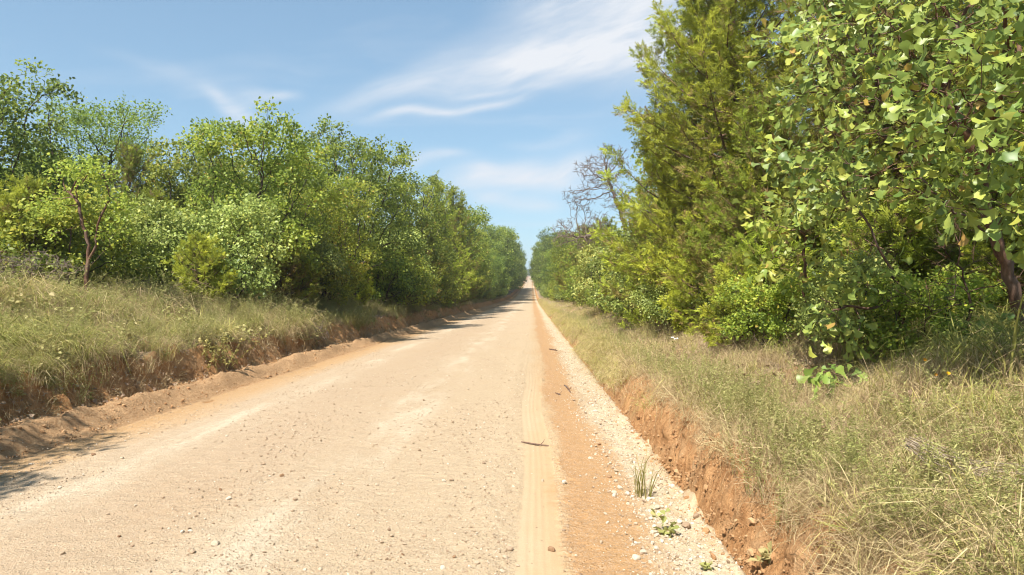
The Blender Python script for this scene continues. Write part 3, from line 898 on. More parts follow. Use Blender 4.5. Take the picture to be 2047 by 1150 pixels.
def row(xc, ys, kinds, label, group, seed, sr, tone=0, cat='tree', jx=.5):
    rg = np.random.default_rng(seed)
    for y in ys:
        k = kinds[rg.integers(len(kinds))]
        nm = {'c': 'cedar_tree', 'o': 'oak_tree', 's': 'roadside_shrub'}[k[0]]
        place(k, nm, xc + rg.normal(0, jx), y + rg.normal(0, .6), rg.uniform(*sr), rg.uniform(0, 6.28), *by_kind(label, group, k)[:1], tone + rg.normal(0, .05), cat, by_kind(label, group, k)[1])
row(-7.3, np.arange(36, 170, 4.4), ['shrubA', 'shrubB', 'cedarC'], 'roadside shrub along the foot of the left cedar and oak row', 'roadside shrubs on the left', 41, (1.0, 1.6), -.04, 'shrub', .25)
row(3.5, np.arange(21, 170, 4.6), ['shrubA', 'cedarC', 'shrubB'], 'roadside shrub along the right grass verge past the cedars', 'roadside shrubs on the right', 42, (.8, 1.2), -.05, 'shrub', .25)
row(-7.8, np.arange(74, 150, 5.0), ['oakA', 'oakB', 'oakC', 'cedarB'], 'tree of the far left row along the road down into the dip', 'far left row of trees', 43, (1.0, 1.35), -.05)
row(4.6, np.arange(62, 150, 5.0), ['oakA', 'oakC', 'cedarB', 'oakB'], 'tree of the far right row along the road down into the dip', 'far right row of trees', 44, (.8, 1.1), -.06)

row(-8.6, np.arange(152, 330, 8.0), ['oakA', 'oakB', 'oakC'], 'tall tree of the left row where the road climbs from the dip', 'tall far left trees', 45, (2.0, 2.4), -.06)
row(5.6, np.arange(156, 330, 8.0), ['oakA', 'oakB', 'oakC'], 'tall tree of the right row where the road climbs from the dip', 'tall far right trees', 46, (1.8, 2.2), -.06)
# low growth along the foot of the right wood, leaves down to the grass
for i_, (x_, y_, k_, s_, t_) in enumerate([(3.4, 10.2, 'cedarC', .62, -.02), (3.5, 11.6, 'shrubA', .5, .0), (4.9, 9.4, 'cedarC', .7, -.04), (5.6, 7.6, 'cedarC', .62, -.04), (4.0, 12.8, 'cedarC', .7, .02),
        (3.4, 14.2, 'shrubB', .7, .1), (3.3, 16.4, 'cedarC', .75, .0), (5.6, 8.6, 'cedarC', .8, -.1), (3.3, 18.6, 'shrubA', .75, .05)]):
    place(k_, {'s': 'low_shrub', 'c': 'cedar_shrub'}[k_[0]], x_, y_, s_, i_ * 1.3, by_kind('low shrub along the foot of the right wood, touching the grass', '', k_)[0], t_, 'shrub', by_kind('low shrub', 'low growth at the wood edge', k_)[1])

for i_, (x_, y_, k_, s_, t_) in enumerate([(3.05, 8.8, 'shrubB', .42, .05), (2.95, 9.8, 'cedarC', .48, .02), (3.5, 7.5, 'shrubA', .40, .05), (4.0, 6.9, 'shrubB', .42, .0), (3.0, 12.4, 'cedarC', .55, .04), (3.0, 14.8, 'shrubA', .55, .05), (2.9, 17.4, 'cedarC', .55, .0), (3.0, 20.5, 'shrubB', .6, .0)]):
    place(k_, {'s': 'low_shrub', 'c': 'cedar_shrub'}[k_[0]], x_, y_, s_, i_ * 2.3, by_kind('knee-high shrub on the right bank just in front of the wood', '', k_)[0], t_, 'shrub', by_kind('knee-high shrub', 'front growth on the right bank', k_)[1])

# ---- far wood on the rising ground: one mass
def gn_scatter(name, pts, rot, scl, idx, sources, label, cat, kind='stuff'):
    me = bpy.data.meshes.new(name)
    n = len(pts)
    me.vertices.add(n)
    me.vertices.foreach_set('co', np.asarray(pts, np.float32).ravel())
    a = me.attributes.new('rot', 'FLOAT_VECTOR', 'POINT'); a.data.foreach_set('vector', np.asarray(rot, np.float32).ravel())
    a = me.attributes.new('scl', 'FLOAT', 'POINT'); a.data.foreach_set('value', np.asarray(scl, np.float32))
    a = me.attributes.new('idx', 'INT', 'POINT'); a.data.foreach_set('value', np.asarray(idx, np.int32))
    me.update()
    o = obj(name, me)
    tag(o, label, cat, kind=kind)
    ng = bpy.data.node_groups.new(name + '_scatter', 'GeometryNodeTree')
    ng.interface.new_socket('Geometry', in_out='INPUT', socket_type='NodeSocketGeometry')
    ng.interface.new_socket('Geometry', in_out='OUTPUT', socket_type='NodeSocketGeometry')
    gi = ng.nodes.new('NodeGroupInput'); go = ng.nodes.new('NodeGroupOutput')
    iop = ng.nodes.new('GeometryNodeInstanceOnPoints')
    jn = ng.nodes.new('GeometryNodeJoinGeometry')
    for k, sm in enumerate(sources):
        so = bpy.data.objects.new('%s_source_%d' % (name, k), sm)
        oi = ng.nodes.new('GeometryNodeObjectInfo')
        oi.inputs['Object'].default_value = so
        g2i = ng.nodes.new('GeometryNodeGeometryToInstance')
        ng.links.new(oi.outputs['Geometry'], g2i.inputs[0])
        ng.links.new(g2i.outputs[0], jn.inputs[0])
    def named(nm, typ):
        q = ng.nodes.new('GeometryNodeInputNamedAttribute'); q.data_type = typ
        q.inputs['Name'].default_value = nm
        return q.outputs['Attribute']
    ng.links.new(gi.outputs[0], iop.inputs['Points'])
    ng.links.new(jn.outputs[0], iop.inputs['Instance'])
    iop.inputs['Pick Instance'].default_value = True
    ng.links.new(named('idx', 'INT'), iop.inputs['Instance Index'])
    e2r = ng.nodes.new('FunctionNodeEulerToRotation')
    ng.links.new(named('rot', 'FLOAT_VECTOR'), e2r.inputs[0])
    ng.links.new(e2r.outputs[0], iop.inputs['Rotation'])
    ng.links.new(named('scl', 'FLOAT'), iop.inputs['Scale'])
    ng.links.new(iop.outputs[0], go.inputs[0])
    md = o.modifiers.new('scatter', 'NODES')
    md.node_group = ng
    return o

rg = np.random.default_rng(77)
fy = np.concatenate([rg.uniform(228, 520, 200), rg.uniform(500, 1500, 420), rg.uniform(1480, 1600, 60)])
side = rg.random(len(fy)) < .5
dist = 2.2 + rg.exponential(12, len(fy))
fx = np.where(side, -6.2 - dist, 2.2 + dist)
fx[-60:] = rg.uniform(-60, 60, 60)
fs_ = rg.uniform(.9, 1.4, len(fy))
gn_scatter('distant_woodland', np.stack([fx, fy, H(fx, fy, False) - .2], -1), np.stack([fy * 0, fy * 0, rg.uniform(0, 6.28, len(fy))], -1), fs_, rg.integers(0, 3, len(fy)),
           [KIND['oakA'][1], KIND['oakB'][1], KIND['oakC'][1]], 'far-off wood on the rising ground where the road meets the sky', 'woodland')


# ------------------------------------------------------------------ large-leaved oak and its saplings (near, on the right bank)
def leaf_big(seed):
    """three-lobed oak leaf, widest near the tip, blade waved and folded along the midrib"""
    rg = np.random.default_rng(seed)
    xs_ = np.array([.0, .12, .34, .52, .66, .78, .86, .93, 1.0])
    ws = np.array([.012, .04, .10, .17, .27, .37, .29, .25, .10]) * rg.uniform(.9, 1.12)
    curl = rg.uniform(-.25, .12); fold = rg.uniform(-.05, .3); wav = rg.uniform(.02, .06); ph = rg.uniform(0, 6)
    V = []
    for x_, w_ in zip(xs_, ws):
        zc = curl * x_ ** 2 + .03 * math.sin(6 * x_ + ph)
        a = w_ * rg.uniform(.85, 1.12); b = w_ * rg.uniform(.85, 1.12)
        V += [(x_, 0, zc), (x_ + .03, a, zc + fold * a + wav * math.sin(11 * x_ + ph)), (x_ + .03, -b, zc + fold * b + wav * math.cos(10 * x_ + ph))]
    Fq = []
    for i in range(len(xs_) - 1):
        j = 3 * i
        Fq += [(j, j + 3, j + 4, j + 1), (j, j + 2, j + 5, j + 3)]
    return np.array(V, float), [np.array(Fq)]
BIG = [leaf_big(700 + i) for i in range(8)]
BIGMESH = {}
def big_mesh(k, vq):
    if (k, vq) not in BIGMESH:
        tv, tf = BIG[k]
        BIGMESH[(k, vq)] = mesh_np('oak_leaf', tv, tf, np.full(len(tf[0]), vq), smooth=True, mats=[M_near])
    return BIGMESH[(k, vq)]

def wpt(u, v, d):
    al = math.atan((u - CU) / F)
    return np.array([at(u, d), d, HCAM + (CV - v) / F * d / math.cos(al - YAW) * math.cos(al)])

def near_oak(name, label, seed, base, lobes_px, trunk_px, n_attr, step, kill, leaf, per, sig, rmax, nind, cat, valc=.5, vs=.17, bark=M_red, lowcut=0.0):
    rg = np.random.default_rng(seed)
    b = np.array([base[0], base[1], float(H(base[0], base[1]))])
    e = bpy.data.objects.new(name, None); COL.objects.link(e); e.location = b; e.empty_display_size = .2
    tag(e, label, cat)
    lobes = []
    for (u, v, d, r_) in lobes_px:
        q = wpt(u, v, d) - b
        lobes.append((*q, r_, r_, r_ * .8))
    A = lobes_pts(rg, lobes, n_attr)
    nodes, par = [np.array([0, 0, -.15]), np.array([0, 0, .08])], [-1, 0]
    ids = {0: 1}
    for k, (pr, u, v, d) in enumerate(trunk_px, 1):
        tgt = wpt(u, v, d) - b
        st = nodes[ids[pr]]; prev = ids[pr]
        m_ = max(1, int(np.linalg.norm(tgt - st) / step))
        for i in range(1, m_ + 1):
            nodes.append(st + (tgt - st) * i / m_ + rg.normal(0, .12 * step, 3)); par.append(prev); prev = len(nodes) - 1
        ids[k] = prev
    P, pr_ = grow(rg, nodes, par, A, step, kill, jit=.3)
    r_, cnt = radii(P, pr_, .003, 2.2, rmax)
    wv_, wf, wa = wood(P, pr_, r_)
    obj('trunk', mesh_np(name + '_trunk', wv_, wf, smooth=True, mats=[bark]), e)
    tips = np.where(cnt <= 2)[0]
    q = np.repeat(tips, rg.integers(per - 2, per + 3, len(tips)))
    pos = P[q] + rg.normal(0, sig, (len(q), 3))
    tdir = norm(P[q] - P[np.maximum(pr_[q], 0)] + 1e-6)
    d = tdir * .7 + norm(pos - P[q]) * .9 + rg.normal(0, .4, pos.shape); d[:, 2] -= .25
    nr = np.array([-.45, -.5, .6]) + rg.normal(0, .62, pos.shape)
    fr = frames(d, nr)
    sc = leaf * rg.uniform(.5, 1.3, len(q))
    cl = rg.normal(0, .10, len(P))[q]
    val = np.clip(valc + cl + rg.normal(0, vs, len(q)), .03, .97); val[rg.random(len(q)) < .015] = 1.0
    kk = rg.integers(0, len(BIG), len(q))
    wpos = pos + b
    # the leaves that show largest become leaves of their own
    uu = CU + F * np.tan(np.arctan2(wpos[:, 0], wpos[:, 1]) + YAW)
    vv = CV - F * (wpos[:, 2] - HCAM) / wpos[:, 1]
    inv = (uu > -40) & (uu < 2090) & (vv > -40) & (vv < 1190) & (wpos[:, 1] > .5)
    # and those that nothing nearer covers
    cell = {}
    order = np.argsort(wpos[:, 1])
    show = []
    for i in order:
        if not inv[i]: continue
        c_ = (int(uu[i] // 22), int(vv[i] // 22))
        if cell.get(c_, 0) < 1:
            cell[c_] = cell.get(c_, 0) + 1; show.append(i)
    show = np.array(show)
    show = show[np.argsort(-(sc[show] / wpos[show, 1]))][:nind]
    msk = np.zeros(len(q), bool); msk[show] = True
    for i in show:
        lo = obj('leaf', big_mesh(int(kk[i]), round(float(val[i]) * 12) / 12), e)
        M4 = Matrix(fr[i].tolist()).to_4x4() @ Matrix.Diagonal((sc[i], sc[i], sc[i], 1))
        M4.translation = Vector(pos[i])
        lo.matrix_local = M4
    rest = ~msk
    lp = []
    for k in range(len(BIG)):
        m_ = rest & (kk == k)
        if m_.any():
            lp.append(stamp(BIG[k][0], BIG[k][1], pos[m_], fr[m_], sc[m_], val[m_]))
    if lp:
        lv, lf, la = merge(lp)
        c = obj('crown', mesh_np(name + '_crown', lv, lf, la, smooth=True, mats=[M_near]), e)
        if rest.sum() > 40: c['kind'] = 'stuff'
    return e

near_oak('oak_tree', 'large-leaved oak spreading glossy lobed leaves from the right bank', 301, (at(2075, 6.0), 6.0),
         [(1960, 60, 4.6, .8), (1810, 110, 5.2, .75), (1900, 240, 4.7, .62), (1790, 265, 5.2, .55), (1985, 320, 4.4, .55), (1860, 385, 4.7, .30), (1725, 330, 5.5, .42),
          (1690, 130, 5.9, .55), (1630, 320, 6.2, .36), (2050, 170, 4.2, .7), (1760, 10, 5.6, .7), (2090, 390, 4.6, .5), (1900, -90, 5.0, .8), (2060, -60, 4.5, .8), (1960, 420, 4.8, .25), (1590, 410, 6.4, .22), (1640, 50, 6.3, .5), (1610, 200, 6.5, .4), (1560, 330, 6.8, .3), (1900, -260, 6.2, .9), (2050, -250, 6.0, .9), (1800, -190, 6.5, .8), (2000, -110, 6.9, .9), (2150, -100, 6.2, .9)],  # last lobes: unseen upper crown, added to cast shade on the understory
         [(0, 2030, 600, 6.0), (1, 1990, 480, 5.9), (2, 1960, 350, 5.6), (3, 1900, 200, 5.4), (2, 1880, 400, 5.6), (3, 2010, 180, 5.1)], 1900, .10, .135, .098, 11, .075, .05, 300, 'tree', .46)
near_oak('oak_sapling', 'slender oak sapling with pale leaves between the low cedar and the leaning oak stem', 302, (at(1625, 8.4), 8.4),
         [(1560, 450, 8.1, .36), (1620, 405, 7.9, .36), (1645, 490, 7.9, .32), (1555, 520, 8.0, .24), (1680, 385, 7.8, .28), (1530, 430, 8.1, .2), (1600, 560, 8.0, .18)],
         [(0, 1612, 600, 8.4), (1, 1605, 480, 8.2)], 260, .09, .135, .115, 8, .065, .02, 280, 'sapling', .62, .14)
near_oak('oak_sapling', 'thin oak with a stem leaning over the bank, leaves low and pale', 303, (at(1812, 7.0), 7.0),
         [(1700, 575, 6.7, .28), (1682, 645, 6.6, .24), (1745, 555, 6.7, .22), (1655, 610, 6.7, .18), (1660, 340, 6.9, .28), (1715, 400, 6.9, .25), (1640, 660, 6.5, .15), (1720, 680, 6.5, .15)],
         [(0, 1800, 590, 7.0), (1, 1770, 520, 6.95), (2, 1735, 440, 6.9), (1, 1740, 620, 6.8)], 260, .09, .135, .12, 8, .065, .022, 280, 'sapling', .6, .14)
near_oak('oak_seedling', 'low oak seedling with large leaves among the long grass at the wood edge', 304, (at(2005, 5.9), 5.9),
         [(2010, 660, 5.8, .16), (1990, 700, 5.75, .14), (2040, 690, 5.8, .14)], [(0, 2005, 690, 5.85)], 26, .07, .10, .12, 6, .05, .009, 90, 'seedling', .4, .12)
near_oak('oak_seedling', 'grey-green oak seedling on the dry bank below the leaning stem', 318, (at(1665, 6.2), 6.2),
         [(1650, 745, 6.1, .14), (1690, 760, 6.1, .12), (1620, 750, 6.1, .1)], [(0, 1665, 775, 6.2)], 22, .06, .09, .115, 6, .05, .008, 80, 'seedling', .45, .10)
near_oak('oak_sapling', 'oak sapling with sparse large leaves in the shade behind the slender sapling', 306, (at(1540, 9.4), 9.4),
         [(1530, 600, 9.2, .3), (1500, 640, 9.0, .22), (1570, 640, 9.0, .25)], [(0, 1540, 640, 9.3)], 70, .10, .15, .11, 7, .06, .014, 120, 'sapling', .5, .14)

# dead bush limbs in the shade, right edge
def bare(name, label, seed, base, lobes_px, trunk_px, n_attr, step, kill, tip, rmax, mat, cat, jit=.38):
    rg = np.random.default_rng(seed)
    b = np.array([base[0], base[1], float(H(base[0], base[1]))])
    e = bpy.data.objects.new(name, None); COL.objects.link(e); e.location = b
    tag(e, label, cat)
    lobes = [(*(wpt(u, v, d) - b), r_, r_, r_ * .85) for (u, v, d, r_) in lobes_px]
    A = lobes_pts(rg, lobes, n_attr)
    nodes, par = [np.array([0, 0, -.2]), np.array([0, 0, .1])], [-1, 0]
    ids = {0: 1}
    for k, (pr, u, v, d) in enumerate(trunk_px, 1):
        tgt = wpt(u, v, d) - b
        st = nodes[ids[pr]]; prev = ids[pr]
        m_ = max(1, int(np.linalg.norm(tgt - st) / step))
        for i in range(1, m_ + 1):
            nodes.append(st + (tgt - st) * i / m_ + rg.normal(0, .2 * step, 3)); par.append(prev); prev = len(nodes) - 1
        ids[k] = prev
    P, pr_ = grow(rg, nodes, par, A, step, kill, jit=jit)
    r_, cnt = radii(P, pr_, tip, 2.2, rmax)
    thick = r_ > rmax * .45
    wv_, wf, wa = wood(P, pr_, r_)
    obj('trunk', mesh_np(name + '_wood', wv_, wf, smooth=True, mats=[mat]), e)
    # fine twigs off the last nodes
    tips = np.where(cnt <= 3)[0]
    parts = []
    for t in tips:
        for _ in range(4):
            d = norm(P[t] - P[max(pr_[t], 0)] + 1e-6) + rg.normal(0, .6, 3)
            d = norm(d) * step * rg.uniform(.8, 1.9)
            mid = P[t] + d * .5 + rg.normal(0, .12 * step, 3)
            parts.append(tube(np.array([P[t], mid, P[t] + d]), np.array([tip, tip * .8, tip * .45]), 3))
    tv, tf, ta = merge(parts)
    obj('twigs', mesh_np(name + '_twigs', tv, tf, mats=[mat]), e)['kind'] = 'stuff'
    return e
bare('dead_tree', 'leafless dead tree arching grey branches over the road from the right', 401, (at(1283, 34), 34),
     [(1200, 345, 34, 1.15), (1160, 400, 34, .9), (1130, 455, 34, .7), (1190, 455, 34, .9), (1230, 315, 34, .7), (1235, 400, 34, .9), (1118, 480, 34, .4), (1165, 335, 34, .5), (1160, 475, 33, .8), (1215, 300, 34, .5)],
     [(0, 1274, 560, 34), (1, 1256, 480, 34), (2, 1236, 410, 34), (2, 1195, 468, 34), (3, 1212, 350, 34), (4, 1150, 475, 33.6)], 1300, .13, .165, .0085, .12, M_dead, 'tree', .28)
bare('dead_bush', 'tangle of bare reddish twigs in the shade under the large-leaved oak', 402, (at(1945, 6.6), 6.6),
     [(1900, 560, 6.5, .35), (1960, 540, 6.5, .35), (1850, 600, 6.5, .3), (2010, 560, 6.5, .3), (1900, 480, 6.6, .3)],
     [(0, 1940, 620, 6.6), (1, 1925, 560, 6.6)], 80, .11, .17, .003, .016, M_red, 'bush')
bare('dead_bush', 'tangle of bare brown twigs between the slender sapling and the leaning stem', 403, (at(1700, 8.6), 8.6),
     [(1690, 560, 8.5, .4), (1740, 500, 8.5, .4), (1660, 600, 8.4, .3)], [(0, 1700, 620, 8.6)], 70, .12, .18, .003, .015, M_red, 'bush')
bare('dry_brush', 'tangle of dry grey canes beside the small forked tree on the left bank', 404, (at(70, 13.6), 13.6),
     [(30, 535, 13.5, .35), (80, 525, 13.5, .4), (125, 540, 13.5, .35), (0, 530, 13.5, .3), (-20, 550, 13.4, .3)], [(0, 70, 565, 13.6)], 260, .12, .15, .006, .012, M_dead, 'brush', .6)
bare('dry_brush', 'grey dry twigs spilling over the cut clay bank below the rounded young cedar', 405, (at(628, 19.5), 19.5),
     [(625, 650, 19.4, .3), (645, 665, 19.2, .25), (600, 640, 19.5, .25)], [(0, 628, 640, 19.5)], 70, .1, .14, .005, .012, M_dead, 'brush', .6)
bare('dry_brush', 'grey dry twigs at the foot of the small forked tree, toward the domed shrub', 406, (at(300, 16.5), 16.5),
     [(300, 575, 16.4, .35), (340, 580, 16.3, .3), (260, 575, 16.4, .3)], [(0, 300, 590, 16.5)], 90, .12, .16, .005, .012, M_dead, 'brush', .6)

# small forked tree on the left bank
def forked_tree():
    bx, by = at(175, 14), 14.0
    b = np.array([bx, by, float(H(bx, by))])
    rg = np.random.default_rng(311)
    lob = [(120, 400, 14.0, .42), (190, 350, 13.9, .40), (85, 415, 14.0, .25), (228, 410, 14.0, .36), (155, 345, 14.1, .36), (215, 470, 14.1, .28), (125, 350, 14.0, .28), (245, 450, 14, .2), (100, 470, 14.0, .18)]
    lobes = [(*(wpt(u, v, d) - b), r_, r_, r_ * .7) for (u, v, d, r_) in lob]
    nodes, par = [np.array([0, 0, -.2])], [-1]
    def leg(prev, pts):
        for (u, v, d) in pts:
            tgt = wpt(u, v, d) - b; st = nodes[prev]; m_ = max(1, int(np.linalg.norm(tgt - st) / .14))
            for i in range(1, m_ + 1):
                nodes.append(st + (tgt - st) * i / m_ + rg.normal(0, .014, 3)); par.append(prev); prev = len(nodes) - 1
        return prev
    f = leg(0, [(172, 570, 14), (174, 535, 14)])
    a = leg(f, [(176, 490, 14), (164, 450, 14), (158, 410, 14)]); leg(a, [(140, 385, 14)])
    c = leg(f, [(184, 500, 14), (196, 450, 14), (212, 415, 14)]); leg(f, [(205, 505, 14), (222, 490, 14)])
    P, pr_ = grow(rg, nodes, par, lobes_pts(rg, lobes, 260), .13, .18, jit=.3)
    r_, cnt = radii(P, pr_, .0045, 2.2, .045)
    r_ = np.maximum(r_, .0045)
    e = bpy.data.objects.new('forked_tree', None); COL.objects.link(e); e.location = b
    tag(e, 'small forked tree with a bare brown trunk and thin yellow-green crown on the left bank', 'tree')
    wv_, wf, wa = wood(P, pr_, r_)
    obj('trunk', mesh_np('forked_trunk', wv_, wf, smooth=True, mats=[M_red]), e)
    tips = np.where(cnt <= 2)[0]
    q = np.repeat(tips, 26)
    pos = P[q] + rg.normal(0, .12, (len(q), 3))
    val = np.clip(.66 + rg.normal(0, .14, len(q)), 0, .97)
    lv, lf, la = leaf_scatter(rg, pos, np.array([0, 0, 1.5]), .075, LEAF2, val=val)
    obj('crown', mesh_np('forked_crown', lv, lf, la, mats=[M_oak]), e)
forked_tree()
place('oakB', 'oak_tree', -9.0, 1.6, .9, 1.9, 'oak beside the road on the left bank whose shadow falls across the gravel', 0)

# ------------------------------------------------------------------ grasses, weeds, litter
def tuft_mesh(name, seed, n, h0, h1, spread, wd, lean, v0, v1, mat, droop=.5, segs=3):
    rg = np.random.default_rng(seed)
    V, Q, T, av, at3 = [], [], [], [], []
    for i in range(n):
        a = rg.uniform(0, 6.283); rr = spread * math.sqrt(rg.random())
        p0 = np.array([rr * math.cos(a), rr * math.sin(a), -.02])
        L = rg.uniform(h0, h1); le = abs(rg.normal(0, lean)); da = a + rg.normal(0, 1.0)
        hd = np.array([math.cos(da), math.sin(da), 0]); sd = np.array([-hd[1], hd[0], 0])
        sd = sd * math.cos(.6) + hd * math.sin(rg.normal(0, .6))
        vv = rg.uniform(v0, v1); ww = wd * rg.uniform(.6, 1.3)
        b = len(V)
        for k in range(segs):
            t = k / segs
            ang = le + droop * rg.uniform(.6, 1.2) * t * t * 1.4
            p = p0 + L * t * (hd * math.sin(ang) + np.array([0, 0, math.cos(ang)]))
            wk = ww * (1 - t * .6)
            V += [p - sd * wk, p + sd * wk]
            if k:
                Q.append((b + 2 * k - 2, b + 2 * k - 1, b + 2 * k + 1, b + 2 * k)); av.append(vv)
        ang = le + droop * 1.5
        V.append(p0 + L * (hd * math.sin(ang) + np.array([0, 0, math.cos(ang)])))
        m_ = len(V) - 1
        T.append((m_ - 2, m_ - 1, m_)); at3.append(vv)
    return mesh_np(name, np.array(V), [np.array(T), np.array(Q)], np.concatenate([at3, av]), mats=[mat])

def weed_mesh(name, seed, n, h0, h1, spread, nl, ll, v0, v1, mat, lean=.25, tm=LEAFN, stem_r=.0014, lw=1.0):
    rg = np.random.default_rng(seed)
    parts = []
    for i in range(n):
        a = rg.uniform(0, 6.283); rr = spread * math.sqrt(rg.random())
        p0 = np.array([rr * math.cos(a), rr * math.sin(a), -.02])
        L = rg.uniform(h0, h1)
        d = np.array([rg.normal(0, lean), rg.normal(0, lean), 1.0])
        t = np.linspace(0, 1, 4)[:, None]
        pth = p0 + L * (t * d + t * t * np.array([rg.normal(0, .12), rg.normal(0, .12), -.05]))
        vv = rg.uniform(v0, v1)
        parts.append(tube(pth, np.linspace(stem_r, stem_r * .5, 4), 3, vv * .8))
        k = max(2, int(nl * rg.uniform(.7, 1.3)))
        s = rg.uniform(.12, 1, k)
        pos = np.stack([np.interp(s * 3, np.arange(4), pth[:, c]) for c in range(3)], -1)
        dd = rg.normal(0, 1, (k, 3)); dd[:, 2] = rg.uniform(.1, .9, k)
        parts.append(stamp(tm[0] * np.array([1, lw, 1]), tm[1], pos, frames(dd, rg.normal(0, .5, (k, 3)) + np.array([0, 0, 1])), ll * rg.uniform(.6, 1.3, k), np.clip(vv + rg.normal(0, .1, k), 0, 1)))
    v, f, a = merge(parts)
    return mesh_np(name, v, f, a, mats=[mat])

GREEN = [tuft_mesh('green_tuft', 500 + i, 34, .16, .42, .13, .0032, .35, .15, .95, M_grass, .7) for i in range(4)]
LONG = [tuft_mesh('long_tuft', 510 + i, 30, .25, .6, .12, .0050, .30, .0, .45, M_grass, .8, 4) for i in range(3)]
DRYT = [tuft_mesh('dry_tuft', 520 + i, 36, .12, .42, .15, .0024, .6, .15, 1.0, M_dry, .8) for i in range(4)]
WISP = [weed_mesh('wispy_weed', 530 + i, 9, .22, .55, .12, 22, .032, .2, .9, M_weed, .18, lw=.55) for i in range(4)]
FORB = [weed_mesh('low_forb', 540 + i, 5, .08, .22, .08, 9, .06, .2, .9, M_weed, .4, LEAF2) for i in range(3)]
MAT = [tuft_mesh('dry_mat', 550 + i, 40, .08, .26, .2, .0018, 1.15, .0, .9, M_dry, .5, 2) for i in range(3)]
LIT = []
for i in range(5):
    rg = np.random.default_rng(560 + i)
    tv, tf = BIG[i]
    LIT.append(mesh_np('fallen_leaf', tv * np.array([1, 1, 1.6]), tf, np.full(len(tf[0]), rg.random()), smooth=True, mats=[M_litter]))

def sample_side(rg, n, xa, xb, y0, y1, p=1.0, xpow=1.0):
    y = y0 * (y1 / y0) ** (rg.random(n) ** p)
    x = xa + (xb - xa) * rg.random(n) ** xpow
    return x, y

def on_top(rg, x, y, rel, leak):
    k = (H(x, y) - zroad(y) > rel + .40 * fbm(y * .45, x * .3, 73, 3)) | (rg.random(len(x)) < leak)
    return x[k], y[k]

def put_stuff(name, label, cat, specs, seed, rough=0.0):
    """specs: list of (x, y, sources, smin, smax, tilt, lift)"""
    rg = np.random.default_rng(seed)
    P_, Rt, Sc, Ix, src = [], [], [], [], []
    for (x, y, so, s0, s1, tilt, lift) in specs:
        z = ground_z(x, y) + lift
        P_.append(np.stack([x, y, z], -1)); n = len(x)
        Rt.append(np.stack([rg.normal(0, tilt, n), rg.normal(0, tilt, n), rg.uniform(0, 6.283, n)], -1))
        Sc.append(rg.uniform(s0, s1, n) * np.clip(1 + rough * 2.2 * fbm(x * 1.1, y * .8, 75, 3), .35, 2.2)); Ix.append(rg.integers(0, len(so), n) + len(src)); src += so
    # sources are joined last-first, so turn the index round
    ix = len(src) - 1 - np.concatenate(Ix)
    return gn_scatter(name, np.concatenate(P_), np.concatenate(Rt), np.concatenate(Sc), ix, src, label, cat)

rg = np.random.default_rng(600)
def keep_if(x, y, cond):
    return x[cond], y[cond]
# left bank grass
x1, y1 = sample_side(rg, 17000, -6.35, -13.5, 4.5, 150, 1.0, 1.25)
x1, y1 = on_top(rg, x1, y1, .64, .03)
nz = fbm(x1 * .55, y1 * .4, 71, 3)
dry = nz + .25 * rg.normal(0, 1, len(x1)) > -.10
lg = (~dry) & (rg.random(len(x1)) < .2)
put_stuff('bank_grass', 'long pale green and tan grass covering the left bank', 'grass',
          [(x1[~dry & ~lg], y1[~dry & ~lg], GREEN, .7, 1.7, .18, 0), (x1[lg], y1[lg], LONG, .8, 1.2, .15, 0), (x1[dry], y1[dry], DRYT, .9, 1.6, .25, 0)], 611, .6)
x2, y2 = sample_side(rg, 3300, -6.2, -9.5, 4.5, 60, 1.0, 1.6)
x2, y2 = on_top(rg, x2, y2, .50, .10)
nw2 = int(len(x2) * .85)
put_stuff('bank_weeds', 'wispy weeds and small forbs growing along the edge of the left bank', 'weeds',
          [(x2[:nw2], y2[:nw2], WISP, .8, 1.4, .25, 0), (x2[nw2:], y2[nw2:], FORB, .8, 1.6, .25, 0)], 612, .5)
# dry grass hanging over the left cut, litter at its toe
x3, y3 = sample_side(rg, 650, -5.98, -7.0, 4.5, 60)
x3b, y3b = sample_side(rg, 3800, -5.9, -6.6, 4.5, 45)
put_stuff('bank_litter', 'brown leaf litter and matted dry grass at the toe of the left cut', 'leaf litter',
          [(x3, y3, MAT, .8, 1.5, .5, 0), (x3b, y3b, LIT[:3], .04, .085, .7, .012)], 613)
# right bank
x4, y4 = sample_side(rg, 10500, 1.70, 6.2, 1.7, 150, 1.0, 1.15)
nz = fbm(x4 * .6, y4 * .45, 81, 3)
wet = sstep(2.6, 4.2, x4 + .6 * nz) * .8 + sstep(14, 22, y4) * .35
gsel = rg.random(len(x4)) < .10 + .45 * wet
lsel = gsel & (rg.random(len(x4)) < .65 * sstep(3.0, 4.2, x4))
put_stuff('verge_grass', 'green and tan grass on the right bank, longer under the trees', 'grass',
          [(x4[gsel & ~lsel], y4[gsel & ~lsel], GREEN, .6, 1.15, .2, 0), (x4[lsel], y4[lsel], LONG, .7, 1.2, .15, 0), (x4[~gsel], y4[~gsel], DRYT, .45, .95, .35, 0)], 614, .45)
x5, y5 = sample_side(rg, 1900, 1.70, 4.6, 1.7, 45, 1.0, 1.3)
ok = fbm(x5 * .9, y5 * .7, 83, 3) + .35 * (1 - sstep(1.8, 2.5, x5)) > .26
x5, y5 = x5[ok], y5[ok]
rg.shuffle(ix_ := np.arange(len(x5))); x5, y5 = x5[ix_], y5[ix_]
nw = int(len(x5) * .9)
put_stuff('verge_weeds', 'wispy grey-green weeds on the right bank above the clay cut', 'weeds',
          [(x5[:nw], y5[:nw], WISP, .5, 1.05, .2, 0), (x5[nw:], y5[nw:], FORB, .4, .8, .3, 0)], 615)
x6, y6 = sample_side(rg, 9000, 1.78, 6.0, 1.6, 40)
x6b, y6b = sample_side(rg, 22000, 1.72, 6.5, 1.6, 30)
